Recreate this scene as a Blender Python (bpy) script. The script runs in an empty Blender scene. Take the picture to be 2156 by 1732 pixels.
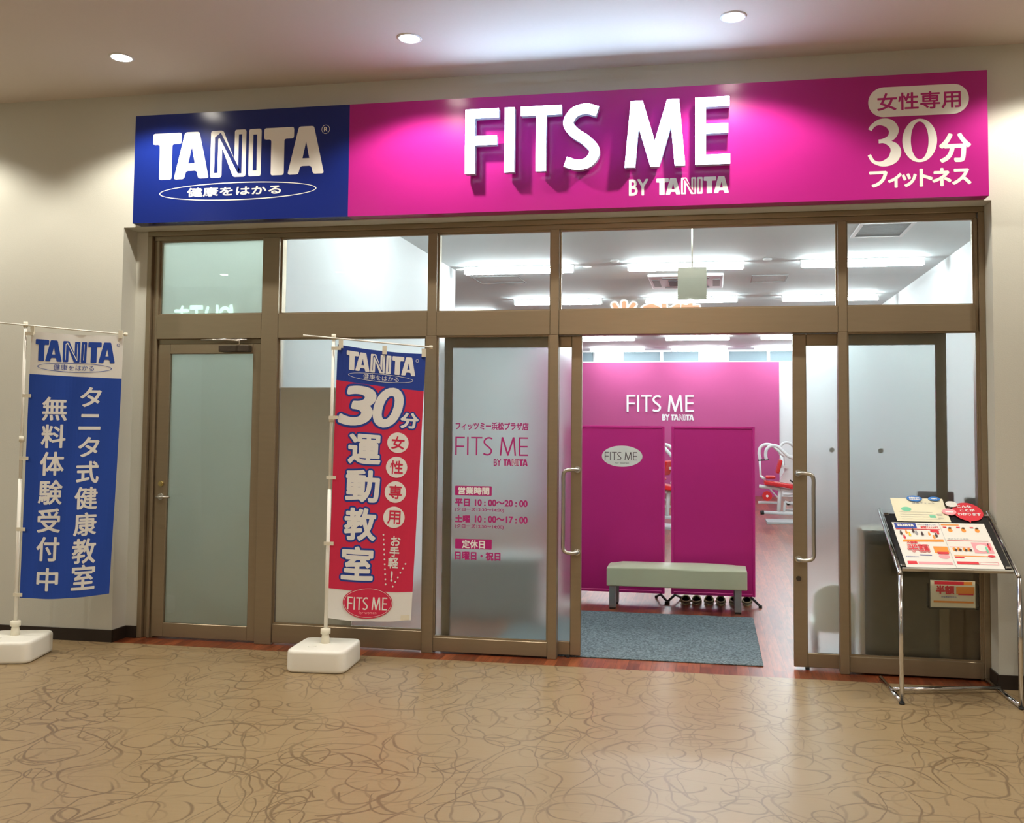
import bpy, bmesh, math, random
from mathutils import Vector, Matrix
from mathutils.geometry import tessellate_polygon

S = bpy.context.scene
COL = S.collection
random.seed(7)

# ------------------------------------------------------------------ camera
W_, H_ = 2156.0, 1732.0
F_, YAW, PITCH, ROLL, CX, CY = 1965.7, -.1735, .0506, -.0078, 1155.0, 795.4
cam_d = bpy.data.cameras.new('camera')
cam = bpy.data.objects.new('camera', cam_d)
COL.objects.link(cam)
cy_, sy_ = math.cos(YAW), math.sin(YAW)
cp_, sp_ = math.cos(PITCH), math.sin(PITCH)
fwd = Vector((sy_*cp_, cy_*cp_, sp_))
right = Vector((cy_, -sy_, 0))
down = -right.cross(fwd)
cr_, sr_ = math.cos(ROLL), math.sin(ROLL)
r2 = cr_*right + sr_*down
d2 = -sr_*right + cr_*down
cam.matrix_world = Matrix(((r2.x, -d2.x, -fwd.x, 0), (r2.y, -d2.y, -fwd.y, -6.0206),
                           (r2.z, -d2.z, -fwd.z, 1.5069), (0, 0, 0, 1)))
cam_d.sensor_fit = 'HORIZONTAL'
cam_d.sensor_width = 36.0
cam_d.lens = F_/W_*36.0
cam_d.shift_x = (W_/2 - CX)/W_
cam_d.shift_y = (CY - H_/2)/W_
cam_d.clip_start = 0.05
S.camera = cam

# ------------------------------------------------------------------ view, world
S.view_settings.view_transform = 'Standard'
S.view_settings.look = 'None'
S.view_settings.gamma = 1.0
S.view_settings.use_curve_mapping = False
S.view_settings.exposure = 0.0
wd = bpy.data.worlds.new('world')
wd.use_nodes = True
wd.node_tree.nodes['Background'].inputs[0].default_value = (0.9, 0.8, 0.66, 1)
wd.node_tree.nodes['Background'].inputs[1].default_value = 0.22
S.world = wd

P_DOWN = 95.0       # watts of each mall downlight
P_TUBE = 68.0        # emission of the fluorescent tubes
P_LETTER = 27.0       # emission of the lit sign letters


# ------------------------------------------------------------------ materials
def lin(c):
    return tuple((x/12.92 if x <= .04045 else ((x+.055)/1.055)**2.4) for x in c)


def srgb(r, g, b):
    return lin((r/255, g/255, b/255))


def nd(nt, t, **k):
    n = nt.nodes.new(t)
    for a, b in k.items():
        setattr(n, a, b)
    return n


MATS = {}


def mat(name, col, rough=.5, metal=0., noise=.04, nscale=30., spec=.5, bump=0., emis=None, es=0., coat=0., sheen=0., stretch=(1, 1, 1)):
    m = bpy.data.materials.new(name)
    m.use_nodes = True
    nt = m.node_tree
    p = nt.nodes['Principled BSDF']
    p.inputs['Roughness'].default_value = rough
    p.inputs['Metallic'].default_value = metal
    p.inputs['Specular IOR Level'].default_value = spec
    p.inputs['Coat Weight'].default_value = coat
    p.inputs['Sheen Weight'].default_value = sheen
    tc = nd(nt, 'ShaderNodeTexCoord')
    mp = nd(nt, 'ShaderNodeMapping')
    mp.inputs['Scale'].default_value = stretch
    nz = nd(nt, 'ShaderNodeTexNoise')
    nz.inputs['Scale'].default_value = nscale
    nz.inputs['Detail'].default_value = 4
    nt.links.new(tc.outputs['Object'], mp.inputs[0])
    nt.links.new(mp.outputs[0], nz.inputs[0])
    mx = nd(nt, 'ShaderNodeMix', data_type='RGBA')
    mx.inputs[6].default_value = (*[max(0, c*(1-noise)) for c in col], 1)
    mx.inputs[7].default_value = (*[min(1, c*(1+noise)) for c in col], 1)
    nt.links.new(nz.outputs[0], mx.inputs[0])
    nt.links.new(mx.outputs[2], p.inputs['Base Color'])
    if bump:
        bp = nd(nt, 'ShaderNodeBump')
        bp.inputs['Strength'].default_value = bump
        bp.inputs['Distance'].default_value = .002
        nt.links.new(nz.outputs[0], bp.inputs['Height'])
        nt.links.new(bp.outputs[0], p.inputs['Normal'])
    if emis:
        p.inputs['Emission Color'].default_value = (*emis, 1)
        p.inputs['Emission Strength'].default_value = es
    MATS[name] = m
    return m


WALL = mat('beige_wallpaper', (.575, .57, .50), .85, noise=.03, nscale=140, bump=.25, spec=.2)
CEIL = mat('mall_ceiling_paint', (.70, .635, .575), .8, noise=.02, nscale=60, spec=.2)
INWALL = mat('white_interior_paint', (.80, .82, .82), .7, noise=.01, spec=.3)
INCEIL = mat('white_ceiling_board', (.70, .765, .77), .7, noise=.01, spec=.2)
BASEB = mat('dark_brown_baseboard', (.022, .014, .010), .45, noise=.1)
BRONZE = mat('bronze_anodised_aluminium', (.30, .237, .155), .36, metal=.6, noise=.07, nscale=6, stretch=(1, 1, 8))
BRONZE_D = mat('dark_bronze_gasket', (.06, .045, .03), .5, metal=.3)
PINK = mat('magenta_sign_face', (.40, .014, .20), .22, noise=.01, spec=.35)
BLUE = mat('navy_sign_face', (.006, .018, .16), .2, noise=.02, spec=.4)
LETTER = mat('backlit_white_acrylic', (.9, .9, .92), .3, emis=(.48, .70, 1.0), es=P_LETTER)
LSIDE = mat('grey_letter_return', (.45, .52, .60), .35, metal=.2)
WHITEP = mat('white_print', (.80, .78, .72), .45, noise=.01)
WHITEC = mat('white_cut_letters', (.85, .85, .85), .4, noise=.01)
PINKP = mat('magenta_film_print', (.44, .008, .17), .45, noise=.02)
PINKW = mat('magenta_wall_panel', (.42, .055, .20), .6, noise=.02)
PINKS = mat('magenta_screen_fabric', (.45, .005, .165), .75, noise=.06, nscale=400, bump=.2)
PINKF = mat('magenta_screen_frame', (.52, .010, .20), .4, noise=.02)
CLOTHW = mat('white_flag_cloth', (.80, .80, .77), .8, noise=.03, nscale=300, bump=.1)
CLOTHR = mat('crimson_flag_print', (.62, .018, .07), .8, noise=.04, nscale=300)
CLOTHB = mat('blue_flag_print', (.012, .045, .30), .8, noise=.04, nscale=300)
CLOTHB2 = mat('royal_blue_flag_print', (.010, .060, .38), .8, noise=.04, nscale=300)
PLASTW = mat('cream_white_plastic', (.86, .85, .77), .4, noise=.03, nscale=8)
CLIP = mat('ivory_plastic_clip', (.78, .74, .60), .45, noise=.03)
CHROME = mat('polished_chrome', (.72, .72, .72), .12, metal=1, noise=.03)
STEEL = mat('satin_steel', (.55, .54, .50), .28, metal=1, noise=.05)
BLACKP = mat('black_board', (.012, .012, .014), .25, noise=.1)
PAPER = mat('white_paper', (.82, .80, .74), .35, noise=.02)
PAPERY = mat('pale_yellow_paper', (.82, .78, .58), .3, noise=.03)
REDP = mat('red_print', (.70, .03, .05), .45)
ORANGE = mat('orange_print', (.85, .30, .04), .5)
YELLOW = mat('yellow_print', (.85, .62, .05), .5)
NAVYP = mat('navy_print', (.03, .06, .32), .5)
SKYP = mat('sky_blue_print', (.05, .22, .62), .45)
GREENP = mat('mint_green_print', (.20, .62, .40), .5)
GREYP = mat('grey_print', (.32, .32, .34), .5)
PINKL = mat('pale_pink_print', (.88, .36, .40), .5)
SKIN = mat('peach_print', (.85, .50, .30), .5)
DARKP = mat('dark_brown_print', (.06, .03, .03), .5)
BENCH = mat('pale_green_vinyl', (.58, .62, .44), .32, noise=.03, nscale=12, bump=.15)
ALU = mat('grey_aluminium_leg', (.35, .36, .36), .35, metal=.8)
BLACKR = mat('black_rubber', (.015, .015, .015), .6)
SLIP = mat('olive_slipper', (.36, .33, .20), .7)
SLIPIN = mat('dark_slipper_lining', (.025, .022, .015), .8)
GYMW = mat('white_machine_enamel', (.78, .80, .80), .3)
GYMR = mat('red_machine_vinyl', (.60, .012, .015), .4)
BROWN = mat('dark_brown_wood', (.28, .155, .05), .5, noise=.2, nscale=4, stretch=(6, 6, 1))
BEIGEB = mat('beige_board', (.80, .77, .68), .7)
CHAIRW = mat('white_chair_shell', (.80, .84, .78), .4)
TUBE = mat('fluorescent_tube_glow', (.9, .9, .9), .4, emis=(.87, .97, 1.0), es=P_TUBE)
LAMPW = mat('white_lamp_body', (.8, .8, .8), .5)
BULB = mat('downlight_glow', (.9, .9, .9), .4, emis=(1.0, .93, .80), es=45)
BLIND = mat('grey_blue_roller_blind', (.22, .29, .32), .7)
GRILLE = mat('grey_vent_grille', (.30, .32, .32), .5)
ACW = mat('white_air_conditioner', (.72, .70, .72), .4)
ACD = mat('dark_air_intake', (.10, .11, .13), .6)
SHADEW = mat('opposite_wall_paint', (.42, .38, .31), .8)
ORNG_L = mat('orange_lit_letters', (.9, .4, .1), .4, emis=(1.0, .45, .16), es=14)
WHT_L = mat('white_lit_outline', (.9, .9, .9), .4, emis=(.85, .97, 1.0), es=20)
MINT_L = mat('mint_lit_letters', (.8, .95, .9), .4, emis=(.65, 1.0, .88), es=12)


def carpet_material():
    m = bpy.data.materials.new('tan_scribble_floor')
    m.use_nodes = True
    nt = m.node_tree
    L = nt.links.new
    p = nt.nodes['Principled BSDF']
    tc = nd(nt, 'ShaderNodeTexCoord')
    wob = nd(nt, 'ShaderNodeTexNoise')
    wob.inputs['Scale'].default_value = 2.2
    L(tc.outputs['Object'], wob.inputs[0])
    total = None
    specs = [(1.5, 0, .34, .0105, (1.0, 1.0)), (2.2, 31, .36, .014, (1.25, .8)), (2.9, 77, .35, .017, (.8, 1.2)),
             (1.8, 143, .42, .011, (1.5, .85)), (4.0, 211, .30, .022, (1, 1)), (1.2, 300, .40, .008, (.7, 1.5)),
             (2.4, 417, .44, .013, (1.7, .9)), (.85, 511, .42, .0065, (1.9, .8)), (1.0, 605, .40, .007, (.6, 1.6))]
    for i, (sc, off, r0, w, st) in enumerate(specs):
        mp = nd(nt, 'ShaderNodeMapping')
        mp.inputs['Location'].default_value = (off*.37, off*.61, off*.2)
        mp.inputs['Rotation'].default_value = (0, 0, .5+i*.83)
        mp.inputs['Scale'].default_value = (st[0], st[1], 1)
        add = nd(nt, 'ShaderNodeVectorMath', operation='MULTIPLY_ADD')
        add.inputs[1].default_value = (.22, .22, 0)
        L(wob.outputs[1], add.inputs[0])
        L(tc.outputs['Object'], add.inputs[2])
        L(add.outputs[0], mp.inputs[0])
        v = nd(nt, 'ShaderNodeTexVoronoi', voronoi_dimensions='2D')
        v.inputs['Scale'].default_value = sc
        L(mp.outputs[0], v.inputs['Vector'])
        # random radius per cell
        sep = nd(nt, 'ShaderNodeSeparateColor')
        L(v.outputs['Color'], sep.inputs[0])
        rad = nd(nt, 'ShaderNodeMath', operation='MULTIPLY_ADD')
        rad.inputs[1].default_value = .24
        rad.inputs[2].default_value = r0-.10
        L(sep.outputs[0], rad.inputs[0])
        df = nd(nt, 'ShaderNodeMath', operation='SUBTRACT')
        L(v.outputs['Distance'], df.inputs[0])
        L(rad.outputs[0], df.inputs[1])
        ab = nd(nt, 'ShaderNodeMath', operation='ABSOLUTE')
        L(df.outputs[0], ab.inputs[0])
        mr = nd(nt, 'ShaderNodeMapRange')
        mr.inputs[1].default_value = w*.45
        mr.inputs[2].default_value = w*1.25
        mr.inputs[3].default_value = .72
        mr.inputs[4].default_value = 0
        L(ab.outputs[0], mr.inputs[0])
        # fade the stroke along its run
        fz = nd(nt, 'ShaderNodeTexNoise')
        fz.inputs['Scale'].default_value = 1.7
        mpf = nd(nt, 'ShaderNodeMapping')
        mpf.inputs['Location'].default_value = (i*7.3, i*3.1, 0)
        L(tc.outputs['Object'], mpf.inputs[0])
        L(mpf.outputs[0], fz.inputs[0])
        fr = nd(nt, 'ShaderNodeMapRange')
        fr.inputs[1].default_value = .40
        fr.inputs[2].default_value = .56
        L(fz.outputs[0], fr.inputs[0])
        ml = nd(nt, 'ShaderNodeMath', operation='MULTIPLY')
        L(mr.outputs[0], ml.inputs[0])
        L(fr.outputs[0], ml.inputs[1])
        if total is None:
            total = ml
        else:
            mxm = nd(nt, 'ShaderNodeMath', operation='MAXIMUM')
            L(total.outputs[0], mxm.inputs[0])
            L(ml.outputs[0], mxm.inputs[1])
            total = mxm
    # faint long horizontal brushing
    mp = nd(nt, 'ShaderNodeMapping')
    mp.inputs['Scale'].default_value = (1.5, 60, 1)
    nz = nd(nt, 'ShaderNodeTexNoise')
    nz.inputs['Scale'].default_value = 2.0
    nz.inputs['Detail'].default_value = 5
    L(tc.outputs['Object'], mp.inputs[0])
    L(mp.outputs[0], nz.inputs[0])
    big = nd(nt, 'ShaderNodeTexNoise')
    big.inputs['Scale'].default_value = 1.3
    L(tc.outputs['Object'], big.inputs[0])
    avg = nd(nt, 'ShaderNodeMath', operation='MULTIPLY_ADD')
    avg.inputs[1].default_value = .5
    L(nz.outputs[0], avg.inputs[0])
    hb = nd(nt, 'ShaderNodeMath', operation='MULTIPLY')
    hb.inputs[1].default_value = .5
    L(big.outputs[0], hb.inputs[0])
    L(hb.outputs[0], avg.inputs[2])
    base = nd(nt, 'ShaderNodeMix', data_type='RGBA')
    base.inputs[6].default_value = (.27, .185, .092, 1)
    base.inputs[7].default_value = (.36, .262, .142, 1)
    L(avg.outputs[0], base.inputs[0])
    # sheet seams every 1.82 m
    fin = nd(nt, 'ShaderNodeMix', data_type='RGBA')
    fin.inputs[7].default_value = (.130, .082, .042, 1)
    L(total.outputs[0], fin.inputs[0])
    L(base.outputs[2], fin.inputs[6])
    L(fin.outputs[2], p.inputs['Base Color'])
    p.inputs['Roughness'].default_value = .34
    p.inputs['Specular IOR Level'].default_value = .5
    return m


def plank_material():
    m = bpy.data.materials.new('red_brown_wood_floor')
    m.use_nodes = True
    nt = m.node_tree
    L = nt.links.new
    p = nt.nodes['Principled BSDF']
    tc = nd(nt, 'ShaderNodeTexCoord')
    mp = nd(nt, 'ShaderNodeMapping')
    mp.inputs['Rotation'].default_value = (0, 0, math.pi/2)
    L(tc.outputs['Object'], mp.inputs[0])
    br = nd(nt, 'ShaderNodeTexBrick')
    br.offset = .37
    br.inputs['Scale'].default_value = 1
    br.inputs['Brick Width'].default_value = .9
    br.inputs['Row Height'].default_value = .075
    br.inputs['Mortar Size'].default_value = .0012
    br.inputs['Color1'].default_value = (.13, .026, .008, 1)
    br.inputs['Color2'].default_value = (.26, .065, .020, 1)
    br.inputs['Mortar'].default_value = (.05, .012, .005, 1)
    L(mp.outputs[0], br.inputs[0])
    nz = nd(nt, 'ShaderNodeTexNoise')
    nz.inputs['Scale'].default_value = 5
    nz.inputs['Detail'].default_value = 6
    mp2 = nd(nt, 'ShaderNodeMapping')
    mp2.inputs['Scale'].default_value = (9, 1, 1)
    L(tc.outputs['Object'], mp2.inputs[0])
    L(mp2.outputs[0], nz.inputs[0])
    mr = nd(nt, 'ShaderNodeMapRange')
    mr.inputs[1].default_value = .3
    mr.inputs[2].default_value = .7
    mr.inputs[3].default_value = .6
    mr.inputs[4].default_value = 1.35
    L(nz.outputs[0], mr.inputs[0])
    mx = nd(nt, 'ShaderNodeVectorMath', operation='SCALE')
    L(br.outputs[0], mx.inputs[0])
    L(mr.outputs[0], mx.inputs['Scale'])
    L(mx.outputs[0], p.inputs['Base Color'])
    p.inputs['Roughness'].default_value = .33
    return m


def mat_material():
    m = bpy.data.materials.new('grey_entrance_mat')
    m.use_nodes = True
    nt = m.node_tree
    L = nt.links.new
    p = nt.nodes['Principled BSDF']
    tc = nd(nt, 'ShaderNodeTexCoord')
    nz = nd(nt, 'ShaderNodeTexNoise')
    nz.inputs['Scale'].default_value = 75
    nz.inputs['Detail'].default_value = 3
    L(tc.outputs['Object'], nz.inputs[0])
    cr = nd(nt, 'ShaderNodeValToRGB')
    cr.color_ramp.elements[0].position = .35
    cr.color_ramp.elements[0].color = (.042, .062, .072, 1)
    cr.color_ramp.elements[1].position = .68
    cr.color_ramp.elements[1].color = (.17, .212, .225, 1)
    L(nz.outputs[0], cr.inputs[0])
    L(cr.outputs[0], p.inputs['Base Color'])
    p.inputs['Roughness'].default_value = .95
    bp = nd(nt, 'ShaderNodeBump')
    bp.inputs['Strength'].default_value = .6
    bp.inputs['Distance'].default_value = .004
    L(nz.outputs[0], bp.inputs['Height'])
    L(bp.outputs[0], p.inputs['Normal'])
    return m


def clear_glass():
    m = bpy.data.materials.new('clear_glass')
    m.use_nodes = True
    nt = m.node_tree
    nt.nodes.remove(nt.nodes['Principled BSDF'])
    out = nt.nodes['Material Output']
    t = nd(nt, 'ShaderNodeBsdfTransparent')
    t.inputs[0].default_value = (.975, .992, .988, 1)
    g = nd(nt, 'ShaderNodeBsdfGlossy')
    g.inputs['Roughness'].default_value = .01
    fr = nd(nt, 'ShaderNodeFresnel')
    fr.inputs[0].default_value = 1.45
    mx = nd(nt, 'ShaderNodeMixShader')
    nt.links.new(fr.outputs[0], mx.inputs[0])
    nt.links.new(t.outputs[0], mx.inputs[1])
    nt.links.new(g.outputs[0], mx.inputs[2])
    nt.links.new(mx.outputs[0], out.inputs[0])
    return m


def frosted(name, diff=.12, transl=.3, rough=.5, col=(.95, .985, .985), ior=1.25):
    m = bpy.data.materials.new(name)
    m.use_nodes = True
    nt = m.node_tree
    nt.nodes.remove(nt.nodes['Principled BSDF'])
    out = nt.nodes['Material Output']
    L = nt.links.new
    rf = nd(nt, 'ShaderNodeBsdfRefraction')
    rf.inputs['Color'].default_value = (*col, 1)
    rf.inputs['Roughness'].default_value = rough
    rf.inputs['IOR'].default_value = ior
    tl = nd(nt, 'ShaderNodeBsdfTranslucent')
    tl.inputs[0].default_value = (*col, 1)
    df = nd(nt, 'ShaderNodeBsdfDiffuse')
    df.inputs[0].default_value = (*col, 1)
    m1 = nd(nt, 'ShaderNodeMixShader')
    m1.inputs[0].default_value = transl
    L(rf.outputs[0], m1.inputs[1])
    L(tl.outputs[0], m1.inputs[2])
    m2 = nd(nt, 'ShaderNodeMixShader')
    m2.inputs[0].default_value = diff
    L(m1.outputs[0], m2.inputs[1])
    L(df.outputs[0], m2.inputs[2])
    L(m2.outputs[0], out.inputs[0])
    return m


FLOOR = carpet_material()
PLANK = plank_material()
MATM = mat_material()
GLASS = clear_glass()
FROST = frosted('frosted_window_film', .03, .06, .32)
FROST_L = frosted('light_frosted_leaf_film', .03, .08, .36, ior=1.2)
FROST_D = frosted('dense_frosted_window_film', .58, .40, .7, (.80, .88, .78))
ACRYL = clear_glass()
ACRYL.name = 'clear_acrylic'


# ------------------------------------------------------------------ mesh tools
class MB:
    def __init__(s):
        s.bm = bmesh.new()
        s.smooth = False

    def box(s, x0, x1, y0, y1, z0, z1, bev=0, seg=1):
        if bev:
            b = bmesh.new()
            bmesh.ops.create_cube(b, size=1)
            for v in b.verts:
                v.co = Vector((x0+(v.co.x+.5)*(x1-x0), y0+(v.co.y+.5)*(y1-y0), z0+(v.co.z+.5)*(z1-z0)))
            bmesh.ops.bevel(b, geom=b.edges[:], offset=bev, segments=seg, affect='EDGES', profile=.5)
            s.merge(b)
            return s
        vs = [s.bm.verts.new(p) for p in ((x0, y0, z0), (x1, y0, z0), (x1, y1, z0), (x0, y1, z0),
                                          (x0, y0, z1), (x1, y0, z1), (x1, y1, z1), (x0, y1, z1))]
        for f in ((3, 2, 1, 0), (4, 5, 6, 7), (0, 1, 5, 4), (1, 2, 6, 5), (2, 3, 7, 6), (3, 0, 4, 7)):
            s.bm.faces.new([vs[i] for i in f])
        return s

    def merge(s, b, M=None):
        idx = {}
        for v in b.verts:
            idx[v] = s.bm.verts.new(M @ v.co if M else v.co)
        for f in b.faces:
            try:
                nf = s.bm.faces.new([idx[v] for v in f.verts])
                nf.smooth = f.smooth
            except ValueError:
                pass
        b.free()

    def tube(s, pts, r, seg=12, closed=False, r_end=None):
        pts = [Vector(p) for p in pts]
        n = len(pts)
        up = None
        rings = []
        for i, p in enumerate(pts):
            if closed:
                t = (pts[(i+1) % n]-pts[i-1]).normalized()
            elif i == 0:
                t = (pts[1]-p).normalized()
            elif i == n-1:
                t = (p-pts[i-1]).normalized()
            else:
                t = ((pts[i+1]-p).normalized()+(p-pts[i-1]).normalized()).normalized()
            if up is None:
                up = t.orthogonal().normalized()
            else:
                up = (up - t*up.dot(t)).normalized()
            b = t.cross(up)
            k = 1.0
            if not closed and 0 < i < n-1:
                c = (pts[i+1]-p).normalized().dot((p-pts[i-1]).normalized())
                k = 1/max(.5, math.sqrt(max(0, (1+c)/2)))
            rr = r if r_end is None else r+(r_end-r)*i/(n-1)
            rings.append([s.bm.verts.new(p+(up*math.cos(a)+b*math.sin(a))*rr*(k if k < 1.2 else 1.1)) for a in
                          [2*math.pi*j/seg for j in range(seg)]])
        for i in range(n if closed else n-1):
            A, B = rings[i], rings[(i+1) % n]
            for j in range(seg):
                f = s.bm.faces.new((A[j], A[(j+1) % seg], B[(j+1) % seg], B[j]))
                f.smooth = True
        if not closed:
            s.bm.faces.new(rings[0][::-1])
            s.bm.faces.new(rings[-1])
        return s

    def cyl(s, c, r, h, axis='z', seg=32, r2=None):
        c = Vector(c)
        ax = {'x': Vector((1, 0, 0)), 'y': Vector((0, 1, 0)), 'z': Vector((0, 0, 1))}[axis]
        r2 = r if r2 is None else r2
        u = ax.orthogonal().normalized()
        w = ax.cross(u)
        A = []
        B = []
        for j in range(seg):
            a = 2*math.pi*j/seg
            d = u*math.cos(a)+w*math.sin(a)
            A.append(s.bm.verts.new(c+d*r))
            B.append(s.bm.verts.new(c+ax*h+d*r2))
        for j in range(seg):
            f = s.bm.faces.new((A[j], A[(j+1) % seg], B[(j+1) % seg], B[j]))
            f.smooth = True
        s.bm.faces.new(A[::-1])
        s.bm.faces.new(B)
        return s

    def lathe(s, c, prof, seg=32):
        c = Vector(c)
        rings = []
        for r, z in prof:
            rings.append([s.bm.verts.new(c+Vector((r*math.cos(2*math.pi*j/seg), r*math.sin(2*math.pi*j/seg), z))) for j in range(seg)])
        for A, B in zip(rings, rings[1:]):
            for j in range(seg):
                f = s.bm.faces.new((A[j], A[(j+1) % seg], B[(j+1) % seg], B[j]))
                f.smooth = True
        s.bm.faces.new(rings[0][::-1])
        s.bm.faces.new(rings[-1])
        return s

    def prism(s, poly, y0, y1, holes=()):
        """poly of (x,z) extruded along y"""
        loops = [poly]+list(holes)
        tess = tessellate_polygon([[Vector((x, z, 0)) for x, z in l] for l in loops])
        flat = [p for l in loops for p in l]
        A = [s.bm.verts.new((x, y0, z)) for x, z in flat]
        B = [s.bm.verts.new((x, y1, z)) for x, z in flat]
        for t in tess:
            for V, rev in ((A, 0), (B, 1)):
                try:
                    s.bm.faces.new([V[i] for i in (t if not rev else t[::-1])])
                except ValueError:
                    pass
        k = 0
        for l in loops:
            n = len(l)
            for i in range(n):
                try:
                    s.bm.faces.new((A[k+i], A[k+(i+1) % n], B[k+(i+1) % n], B[k+i]))
                except ValueError:
                    pass
            k += n
        return s

    def xform(s, M):
        for v in s.bm.verts:
            v.co = M @ v.co
        return s

    def obj(s, name, m, parent=None, recalc=True):
        if recalc:
            bmesh.ops.recalc_face_normals(s.bm, faces=s.bm.faces[:])
        me = bpy.data.meshes.new(name)
        s.bm.to_mesh(me)
        s.bm.free()
        me.materials.append(m)
        o = bpy.data.objects.new(name, me)
        COL.objects.link(o)
        if parent is not None:
            o.parent = parent
        return o


def empty(name, loc=(0, 0, 0), rz=0):
    o = bpy.data.objects.new(name, None)
    o.empty_display_size = .1
    COL.objects.link(o)
    o.location = loc
    o.rotation_euler = (0, 0, rz)
    return o


def tag(o, label, cat, group=None):
    o['label'] = label
    o['category'] = cat
    if group:
        o['group'] = group
    return o


def struct(o, label=None):
    o['kind'] = 'structure'
    if label:
        o['label'] = label
    return o


def copy_tree(o, parent=None):
    c = o.copy()
    COL.objects.link(c)
    c.parent = parent
    for ch in list(o.children):
        copy_tree(ch, c)
    return c


def smooth_path(pts, n=8):
    """Catmull-Rom through points"""
    P = [Vector(p) for p in pts]
    P = [P[0]*2-P[1]]+P+[P[-1]*2-P[-2]]
    out = []
    for i in range(1, len(P)-2):
        for k in range(n):
            t = k/n
            a, b, c, d = P[i-1], P[i], P[i+1], P[i+2]
            out.append(.5*((2*b)+(c-a)*t+(2*a-5*b+4*c-d)*t*t+(3*b-a-3*c+d)*t**3))
    out.append(P[-2])
    return out


# ------------------------------------------------------------------ 2D shapes (lists of (verts, tris))
_TXT = {}


def glyphs(s):
    """outline-filled text from the built-in font, scaled to a unit box"""
    if s in _TXT:
        return _TXT[s]
    c = bpy.data.curves.new('t', 'FONT')
    c.body = s
    c.size = 1
    c.resolution_u = 6
    o = bpy.data.objects.new('t', c)
    COL.objects.link(o)
    bpy.context.view_layer.update()
    dg = bpy.context.evaluated_depsgraph_get()
    me = bpy.data.meshes.new_from_object(o.evaluated_get(dg))
    vs = [(v.co.x, v.co.y) for v in me.vertices]
    fs = [tuple(p.vertices) for p in me.polygons]
    bpy.data.objects.remove(o)
    bpy.data.curves.remove(c)
    bpy.data.meshes.remove(me)
    x0 = min(v[0] for v in vs)
    x1 = max(v[0] for v in vs)
    y0 = min(v[1] for v in vs)
    y1 = max(v[1] for v in vs)
    vs = [((x-x0)/max(x1-x0, 1e-6), (y-y0)/max(y1-y0, 1e-6)) for x, y in vs]
    _TXT[s] = (vs, fs, (x1-x0)/max(y1-y0, 1e-6))
    return _TXT[s]


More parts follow.
